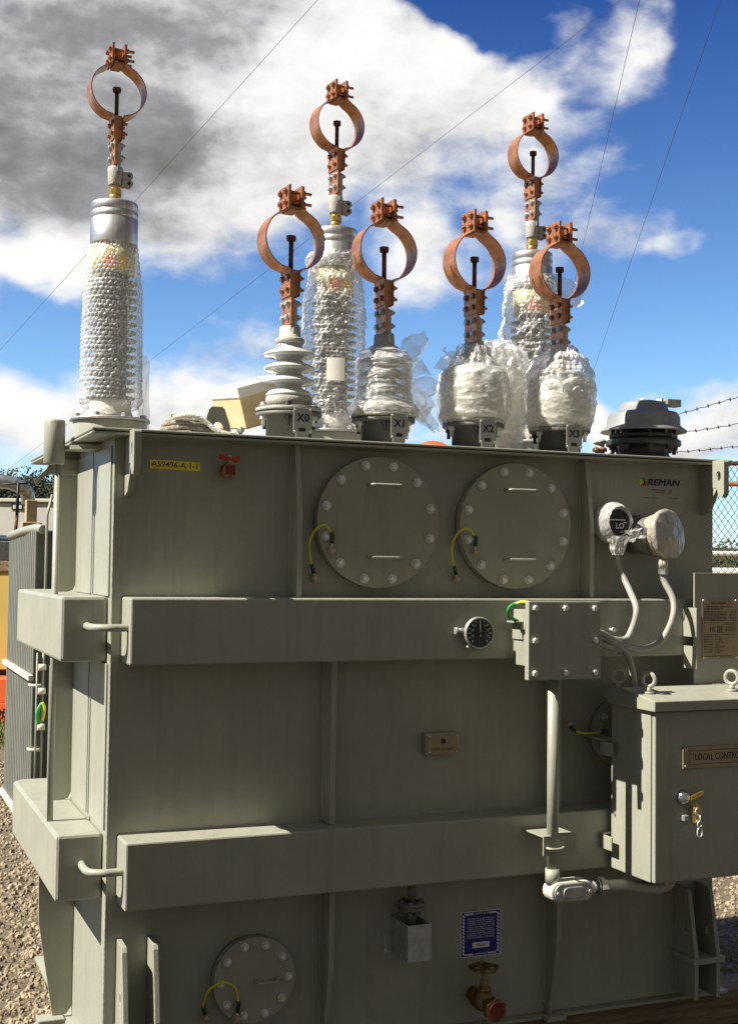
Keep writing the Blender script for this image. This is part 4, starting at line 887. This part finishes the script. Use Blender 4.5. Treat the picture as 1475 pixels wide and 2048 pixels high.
# X3
q = wrap_surface(XP[3][0], XP[3][1], [(2.225, .122), (2.26, .132), (2.34, .136), (2.41, .13)], 180, 90, .005, 51.4, fold=.004, ff=1.2, tf=.4)
w = q.build('foam_sheet', 'foam wrap'); wrap_surface(XP[3][0], XP[3][1], [(2.205, .122), (2.26, .139), (2.34, .143), (2.41, .137)], 200, 120, .010, 71.4, fold=.007, ff=.9, tf=.7).build('outer_film', 'clear film', w); tag(w, 'pale foam sheet wrapped around the bushing tagged X3', 'foam sheet', G)
q = wrap_surface(XP[3][0], XP[3][1], [(2.36, .136), (2.43, .132), (2.49, .105), (2.535, .06), (2.55, .045)], 240, 120, .012, 55.4, bub=.004, fold=.010, ff=.6)
flap(q, (XP[3][0] - .03, XP[3][1] - .12, 2.41), ((-.2, -.4, -.8), (1, 0, 0)), .07, .15, 19.3, .02)
w = wbuild(q, 'bubble wrap heavy'); tag(w, 'domed bubble wrap hood over the bushing tagged X3', 'bubble wrap', G)
# wraps on the temperature gauges
q = MB(); n, m_ = 70, 26; vs = []
for j in range(m_ + 1):
    t = j / m_
    for i in range(n):
        a = 2 * math.pi * i / n; r = .046 + .024 * math.sin(t * math.pi * .85) + .002; y = -.132 + t * .11
        r += .010 * max(0, math.cos(a - R(75))) * (1 - t) + .006 * max(0, math.cos(a + R(45))) + .0035 * noise.noise(Vector((math.cos(a) * 5, math.sin(a) * 5, t * 9))) + .0012 * math.cos(26 * a) * math.cos(t * 60) - .004 * t
        q.v.append((1.876 + math.cos(a) * r, y + .006 * noise.noise(Vector((a * 3, t, 4))), 1.838 + math.sin(a) * r * 1.06))
q.f += [(j * n + i, j * n + (i + 1) % n, (j + 1) * n + (i + 1) % n, (j + 1) * n + i) for j in range(m_) for i in range(n)]; q.sm += [True] * (n * m_)
q2 = wrap_surface(1.884, -.105, [(1.715, .018), (1.74, .026), (1.785, .042)], 60, 40, .006, 3.3, fold=.006); q.add(q2.v, q2.f, True)
flap(q, (1.905, -.13, 1.795), ((.75, -.3, .05), (.2, -.6, -.75)), .065, .065, 4.4, .012, 22, 16)
w = wbuild(q, 'bubble wrap heavy'); tag(w, 'bubble wrap torn open around the black dial of the left temperature gauge', 'bubble wrap', 'wrapping on the temperature gauges')
q = MB(); n, m_ = 90, 50; fr = Matrix.Rotation(R(18), 3, 'Z') @ Matrix.Rotation(R(-6), 3, 'X')
for j in range(m_ + 1):
    t = j / m_
    if t < .35: rr = .088 * (t / .35) ** .8; yy = -.085 - .012 * (1 - t / .35)
    elif t < .45: rr = .088 + .006 * math.sin((t - .35) / .1 * math.pi); yy = -.085 + (t - .35) * .25
    else: s_ = (t - .45) / .55; rr = .086 - .022 * s_; yy = -.06 + s_ * .12
    for i in range(n):
        a = 2 * math.pi * i / n; r = rr * (1 + .05 * math.cos(a - R(70)) + .05 * max(0, math.cos(2 * a + R(60))) + .02 * noise.noise(Vector((math.cos(a) * 2.4, math.sin(a) * 2.4, t * 5)))) + .0015 * noise.noise(Vector((a * 5, t * 12, 0)))
        p = fr @ Vector((math.cos(a) * r, yy + .0025 * noise.noise(Vector((math.cos(a) * r * 40, math.sin(a) * r * 30, 2))), math.sin(a) * r * 1.04))
        q.v.append((2.050 + p.x, -.085 + p.y, 1.785 + p.z))
q.f += [(j * n + i, j * n + (i + 1) % n, (j + 1) * n + (i + 1) % n, (j + 1) * n + i) for j in range(m_) for i in range(n)]; q.sm += [True] * (n * m_)
w = q.build('plastic_film', 'silver film'); tag(w, 'silvery film taped over the round right temperature gauge', 'plastic film', 'wrapping on the temperature gauges')

# ================================================================== LOOSE THINGS ON TOP
rc = MB()
for k, (rx, z) in enumerate(((.085, .012), (.083, .03), (.078, .046), (.066, .058))):
    rc.tube([(.285 + rx * math.cos(a) + .004 * math.sin(a * 5 + k), .16 + rx * .8 * math.sin(a), 2.10 + z + .003 * math.sin(3 * a + k)) for a in [R(8 * i) for i in range(45)]], .0105, 8, closed=True)
rc = rc.build('rope_coil', 'rope'); tag(rc, 'coiled grey rope lying on the top plate left of the cardboard box', 'rope')
MB().tube(spline([(.22, .10, 2.165), (.28, .075, 2.172), (.33, .07, 2.15), (.36, .06, 2.125), (.40, .05, 2.112), (.43, .06, 2.112)], 8), .0085, 8).build('rope_end', 'rope white', rc)
bxr = thing('cardboard_box', 'tan cardboard box with a white lid leaning on the top plate behind the X0 bushing', 'box', (.60, .50, 2.10))
cbx = MB().box(-.115, .115, -.10, .10, 0, .12).build('carton', 'cardboard', None, bevel=.002); cbx.parent = bxr
lid = MB().box(-.119, .119, -.104, .104, .115, .155).build('lid', 'white foam', None, bevel=.003); lid.parent = bxr
bxr.location = (.645, .50, 2.215); bxr.rotation_euler = (R(4), R(-18), R(14))
pm = MB()
for rr in (.030, .024): pm.tube([(.0 + rr * 1.15 * math.cos(a), -.1005, .05 + rr * .8 * math.sin(a)) for a in [R(15 * i) for i in range(24)]], .0012, 4, closed=True)
for k in range(4): pm.box(-.02, .018, -.1012, -.1002, .036 + k * .008, .039 + k * .008)
o_ = pm.build('printed_mark', 'dark bolt', None); o_.parent = bxr
o_ = MB().box(-.112, .112, -.098, .098, -.006, -.001).build('bottom_flap', 'cardboard', None); o_.parent = bxr
hh = MB(); n, m_ = 40, 12
for j in range(m_ + 1):
    t = R(90 * j / m_)
    for i in range(n):
        a = 2 * math.pi * i / n; hh.v.append((1.42 + .075 * math.cos(t) * math.cos(a), .55 + .06 * math.cos(t) * math.sin(a), 2.13 + .052 * math.sin(t) ** .8))
hh.f += [(j * n + i, j * n + (i + 1) % n, (j + 1) * n + (i + 1) % n, (j + 1) * n + i) for j in range(m_) for i in range(n)]; hh.sm += [True] * (n * m_)
hh.lathe([(0, 2.101), (.085, 2.101), (.10, 2.126), (.078, 2.135), (0, 2.135)], (1.41, .55, 0), n=40)
hh = hh.build('hard_hat', 'orange plastic'); tag(hh, 'bright orange red plastic cap lying on the top plate between X1 and X2', 'cap')

# keys on the cabinet lock
kr = thing('key_bunch', 'brass keys on a ring and chain hanging from the cabinet lock', 'keys', (1.96, -.47, .86))
o_ = MB().prism([(1.905, .868), (1.93, .876), (1.958, .89), (1.955, .902), (1.93, .894), (1.905, .885)], 'y', -.537, -.531).build('key', 'brass', kr, bevel=.001)
o_ = MB().prism([(1.916, .86), (1.93, .862), (1.94, .80), (1.932, .79), (1.917, .79)], 'y', -.531, -.526).build('key', 'brass', kr, bevel=.001)
o_ = MB().prism([(1.922, .865), (1.936, .855), (1.945, .83), (1.936, .822), (1.926, .84)], 'y', -.537, -.532).build('key', 'brass', kr, bevel=.001)
def ring(cx, cy, cz, r, t, fl, sq=1.0):
    return [(cx + r * math.cos(a) * (1 if fl else .35), cy + r * math.cos(a) * (.2 if fl else .9), cz + r * sq * math.sin(a)) for a in [R(20 * i) for i in range(18)]]
o_ = MB().tube(ring(1.935, -.535, .83, .014, 0, 1), .0022, 6, closed=True).tube(ring(1.94, -.535, .805, .010, 0, 0, 1.3), .0022, 6, closed=True).tube(ring(1.941, -.535, .785, .010, 0, 1, 1.2), .0022, 6, closed=True).tube(ring(1.942, -.535, .757, .012, 0, 1, 1.5), .0026, 6, closed=True).build('key_chain', 'zinc', kr)

for o_ in kr.children: o_.location += Vector((.045, .068, -.014))

# ================================================================== UNDERNEATH
for y, l_ in ((.0, 'long timber beam under the front edge of the transformer'), (.95, 'long timber beam under the back of the transformer')):
    tm = MB().box(.03 if y else -.03, 3.0, y + .005, y + .16, -.141, -.001).build('timber_beam', 'timber', bevel=.006); tag(tm, l_, 'timber', 'timbers under the transformer')
tm = MB().box(-.045, .10, -.12, 1.3, -.1412, -.001 - .0) if False else None

# ================================================================== BACKGROUND LEFT
ct = thing('shipping_container', 'white walled container far behind the transformer on the left', 'container', (-.6, 14, -.15))
def slab(xr, yr, L_, D_, z0, z1, sl=-.52):
    # box whose long front runs back and to the left from its right front corner
    dx, dy = 1 / math.hypot(1, sl), sl / math.hypot(1, sl)
    return MB().prism([(xr - L_ * dx, yr - L_ * dy), (xr, yr), (xr - D_ * dy, yr + D_ * dx), (xr - L_ * dx - D_ * dy, yr - L_ * dy + D_ * dx)], 'z', z0, z1)
slab(3.2, 14, 6.2, 2.4, -.12, 2.52).build('wall', 'container white', ct, bevel=.01)
slab(3.22, 13.95, 6.26, 2.5, 2.53, 2.585).build('roof', 'conduit light', ct, bevel=.01)
sy_ = slab(1.56, 14.84, .16, .01, 2.42, 2.505).build('warning_sign', 'dark cast metal', ct)
for x in (1.485, 1.550): slab(x, 14.832 + (1.55 - x) * .52, .055, .004, 2.435, 2.49).build('sign_panel', 'container white', sy_)
dp = MB().tube(spline([(-1.5, 13.2, 2.72), (.5, 13.2, 2.73), (1.1, 13.2, 2.72), (1.32, 13.2, 2.66), (1.42, 13.25, 2.58), (1.45, 13.3, 2.46)], 10), .09, 16, rf=lambda j: .09 + .006 * (j % 5 == 0)).build('duct_pipe', 'aluminium'); tag(dp, 'shiny silver bent duct above the white container', 'duct')
po = MB(); po.box(.605, .695, 6.9, 7.0, 1.2, 2.19); po = po.build('signal_post', 'tan post', bevel=.006); tag(po, 'tan yellow post with a wider sleeve in front of the white container', 'post')
MB().box(.57, .735, 6.87, 7.03, 1.72, 2.0).build('sleeve', 'tan post', po, bevel=.008)
MB().box(.61, .69, 6.9, 7.0, -.15, 1.2).build('post_foot', 'tan post', po)
rd_ = MB().cyl((.40, 6.0, 1.72), (.42, 6.0, 2.02), .014, n=10).build('upright_rod', 'rust'); tag(rd_, 'thin upright rod black above and rusty below beside the tan post', 'rod')
MB().cyl((.42, 6.0, 2.02), (.425, 6.0, 2.28), .013, n=10).build('rod_top', 'black', rd_); MB().cyl((.3, 6.0, 2.26), (.5, 6.0, 2.275), .006, n=8).build('cross_arm', 'black', rd_)
ym = thing('yellow_machine', 'pale yellow steel machine body with dark chassis at the left edge', 'machine', (0, 11.8, -.15))
slab(1.03, 10.9, 3.6, 1.4, .42, 1.545).build('body', 'machine yellow', ym, bevel=.01)
slab(1.06, 10.86, 3.7, 1.5, 1.546, 1.67).build('deck_beam', 'timber', ym, bevel=.006)
slab(1.02, 10.95, 3.2, 1.2, 1.671, 1.90).build('top_box', 'dark cast metal', ym, bevel=.01)
slab(.80, 11.1, 1.2, .8, 1.901, 1.98).build('sloping_cover', 'galvanised', ym, bevel=.03)
slab(.98, 11.0, 3.2, 1.2, .34, .4195).build('chassis', 'black', ym)
for x, y in ((-1.8, 12.6), (-.2, 11.8)):
    w_ = MB().cyl((x, y, .14), (x + .11, y + .2, .14), .29, n=32).build('wheel', 'black', ym); MB().cyl((x - .01, y - .02, .14), (x, y, .14), .14, n=24).build('rim', 'galvanised', w_)
ob = thing('orange_barrier', 'orange block numbered 05 on the grass beneath the yellow machine', 'barrier', (0, 11, -.15))
slab(.965, 10.6, 2.2, .5, .075, .35).build('upper_block', 'orange paint', ob, bevel=.012)
slab(.965, 10.57, 2.2, .5, -.148, .0745).build('lower_block', 'orange paint', ob, bevel=.008)
text('05', .10, (.862, 10.61, -.04), 'black', ob, bold=.02, slope=-.52)

# hill and wood
hl = MB(); n = 120
vs = []
for j in range(9):
    for i in range(n + 1):
        x = -60 + 220 * i / n; h = (5.4 + 1.3 * noise.noise((x * .05, 3, 0)) + .5 * noise.noise((x * .2, 1, 0))) * math.sin(math.pi / 2 * j / 8) - (1.8 if x > 30 else 0) * (j / 8)
        vs.append((x, 60 + j * 5, -.2 + h))
hl.add(vs, [(j * (n + 1) + i, j * (n + 1) + i + 1, (j + 1) * (n + 1) + i + 1, (j + 1) * (n + 1) + i) for j in range(8) for i in range(n)], True)
hl.build('hill', 'leaf dark', kind='structure')
lf = MB()
def crown(x, y, z, r, nl):
    for k in range(nl):
        th = random.uniform(0, 6.28); ph = math.acos(random.uniform(-.3, 1)); q_ = r * (.75 + .35 * random.random())
        p = Vector((x + q_ * math.sin(ph) * math.cos(th), y + q_ * math.sin(ph) * math.sin(th) * .8, z + q_ * math.cos(ph) * .9))
        s = random.uniform(.045, .11); a = Vector((random.gauss(0, 1), random.gauss(0, 1), random.gauss(0, 1))).normalized(); b = a.orthogonal().normalized(); 
        lf.add([p - a * s, p + b * s * .7, p + a * s, p - b * s * .7], [(0, 1, 2, 3)])
for k in range(60):
    x = random.uniform(-2, 16); y = random.uniform(55, 72); crown(x, y, random.uniform(3.2, 4.3) + (y - 55) * .09, random.uniform(1.0, 1.9), 900)
for k in range(26):
    x = random.uniform(28, 46); y = random.uniform(38, 46); crown(x, y, random.uniform(.8, 2.2), random.uniform(.9, 1.4), 450)
lf.build('woodland', 'leaf dark', kind='stuff')

# ================================================================== BACKGROUND RIGHT: fence
fn_ = thing('chain_link_fence', 'rusty chain link fence with top rail at the right edge', 'fence', (7, 5.2, -.15))
def fpt(s, z): return Vector((4.9 + s * .94, 5.35 - s * .33, z))      # along the fence
ms = MB(); Lf = 4.6; zt = 2.62; step = .058; H_ = zt + .1
k = int((Lf + H_) / step)
for f in (1, -1):
    for i in range(k):
        s0 = i * step - (H_ * .7 if f == 1 else 0); pts = []
        nseg = 36
        for j in range(nseg + 1):
            z = -.1 + H_ * j / nseg; s = s0 + f * (z + .1) * .7 + (0 if f == 1 else 0)
            if 0 <= s <= Lf: p = fpt(s, z); pts.append(p + Vector((0, .006 * (1 if (j % 2) else -1) * f, 0)))
        if len(pts) > 2: ms.tube(pts, .0026, 4, caps=False)
ms.build('mesh', 'fence wire', fn_)
MB().tube([fpt(0, 2.60), fpt(Lf, 2.60)], .021, 10).build('top_rail', 'rust', fn_)
MB().tube([fpt(1.15, 2.42), fpt(Lf, 2.42)], .024, 10).build('middle_rail', 'rail rust', fn_)
for s in (.05, 4.5): MB().tube([fpt(s, -.15), fpt(s, 2.75)], .03, 12).build('fence_post', 'galvanised', fn_)
def barbed(p0, p1, sag, name='barbed_wire'):
    p0, p1 = Vector(p0), Vector(p1); q = MB(); n_ = 60; P = []
    for i in range(n_ + 1): t = i / n_; P.append(p0.lerp(p1, t) - Vector((0, 0, sag * 4 * t * (1 - t) - .004 * math.sin(i * 1.3))))
    q.tube(P, .0032, 5)
    L_ = (p1 - p0).length; nb = int(L_ / .105); dv_ = (p1 - p0).normalized()
    for i in range(1, nb):
        t = i / nb; p = p0.lerp(p1, t) - Vector((0, 0, sag * 4 * t * (1 - t)))
        for a in (Vector((.3, .4, 1)), Vector((-.5, .2, 1)), Vector((0, 1, .2))): a = a.normalized() * .016; q.cyl(p - a, p + a, .0022, n=4)
        q.cyl(p - dv_ * .008, p + dv_ * .008, .006, n=6)
    return q
for a, b, sg in (((5.0, 4.14, 2.83), (6.6, 4.0, 3.36), .03), ((5.05, 4.4, 2.72), (6.8, 4.2, 3.07), .03), ((5.3, 4.7, 2.62), (7.2, 4.5, 2.90), .03), ((5.3, 4.87, 2.62), (7.2, 4.75, 2.63), .02)):
    barbed(a, b, sg).build('barbed_wire', 'fence wire', fn_)
# white pipes behind fence
for k, (z, r_, l_) in enumerate(((1.55, .05, 'upper'), (1.18, .09, 'middle'), (.86, .14, 'lower'))):
    o_ = MB().tube([(13.0, 17, z + .45), (24, 14.5, z + .45)], r_, 12).build('white_pipe', 'container white'); tag(o_, '%s of the three long white pipes seen through the fence' % ['thin top one', 'middle one', 'thick bottom one'][k], 'pipe', 'pipes behind the fence')

# overhead wires
def wire(p0, p1, sag, lab_, r_=.0022):
    p0, p1 = Vector(p0), Vector(p1)
    o = MB().tube([p0.lerp(p1, i / 24) - Vector((0, 0, sag * 4 * (i / 24) * (1 - i / 24))) for i in range(25)], r_, 6).build('overhead_wire', 'wire'); tag(o, lab_, 'wire', 'overhead wires')
wire((2.711, 3.897, 6.335), (1.263, 18.63, 4.931), 0.0, 'thin dark wire slanting from the top down behind the far left bushing')
wire((5.176, 2.871, 6.571), (1.8, 22.82, 3.174), 0.0, 'long wire crossing behind the middle bushings down to the lower left')
wire((3.813, 2.388, 5.761), (9.56, 13.023, 5.496), 0.0, 'steep wire just right of the right tall bushing')
wire((4.377, 2.149, 5.904), (10.878, 14.695, 4.393), 0.0, 'rightmost steep wire in the blue sky')
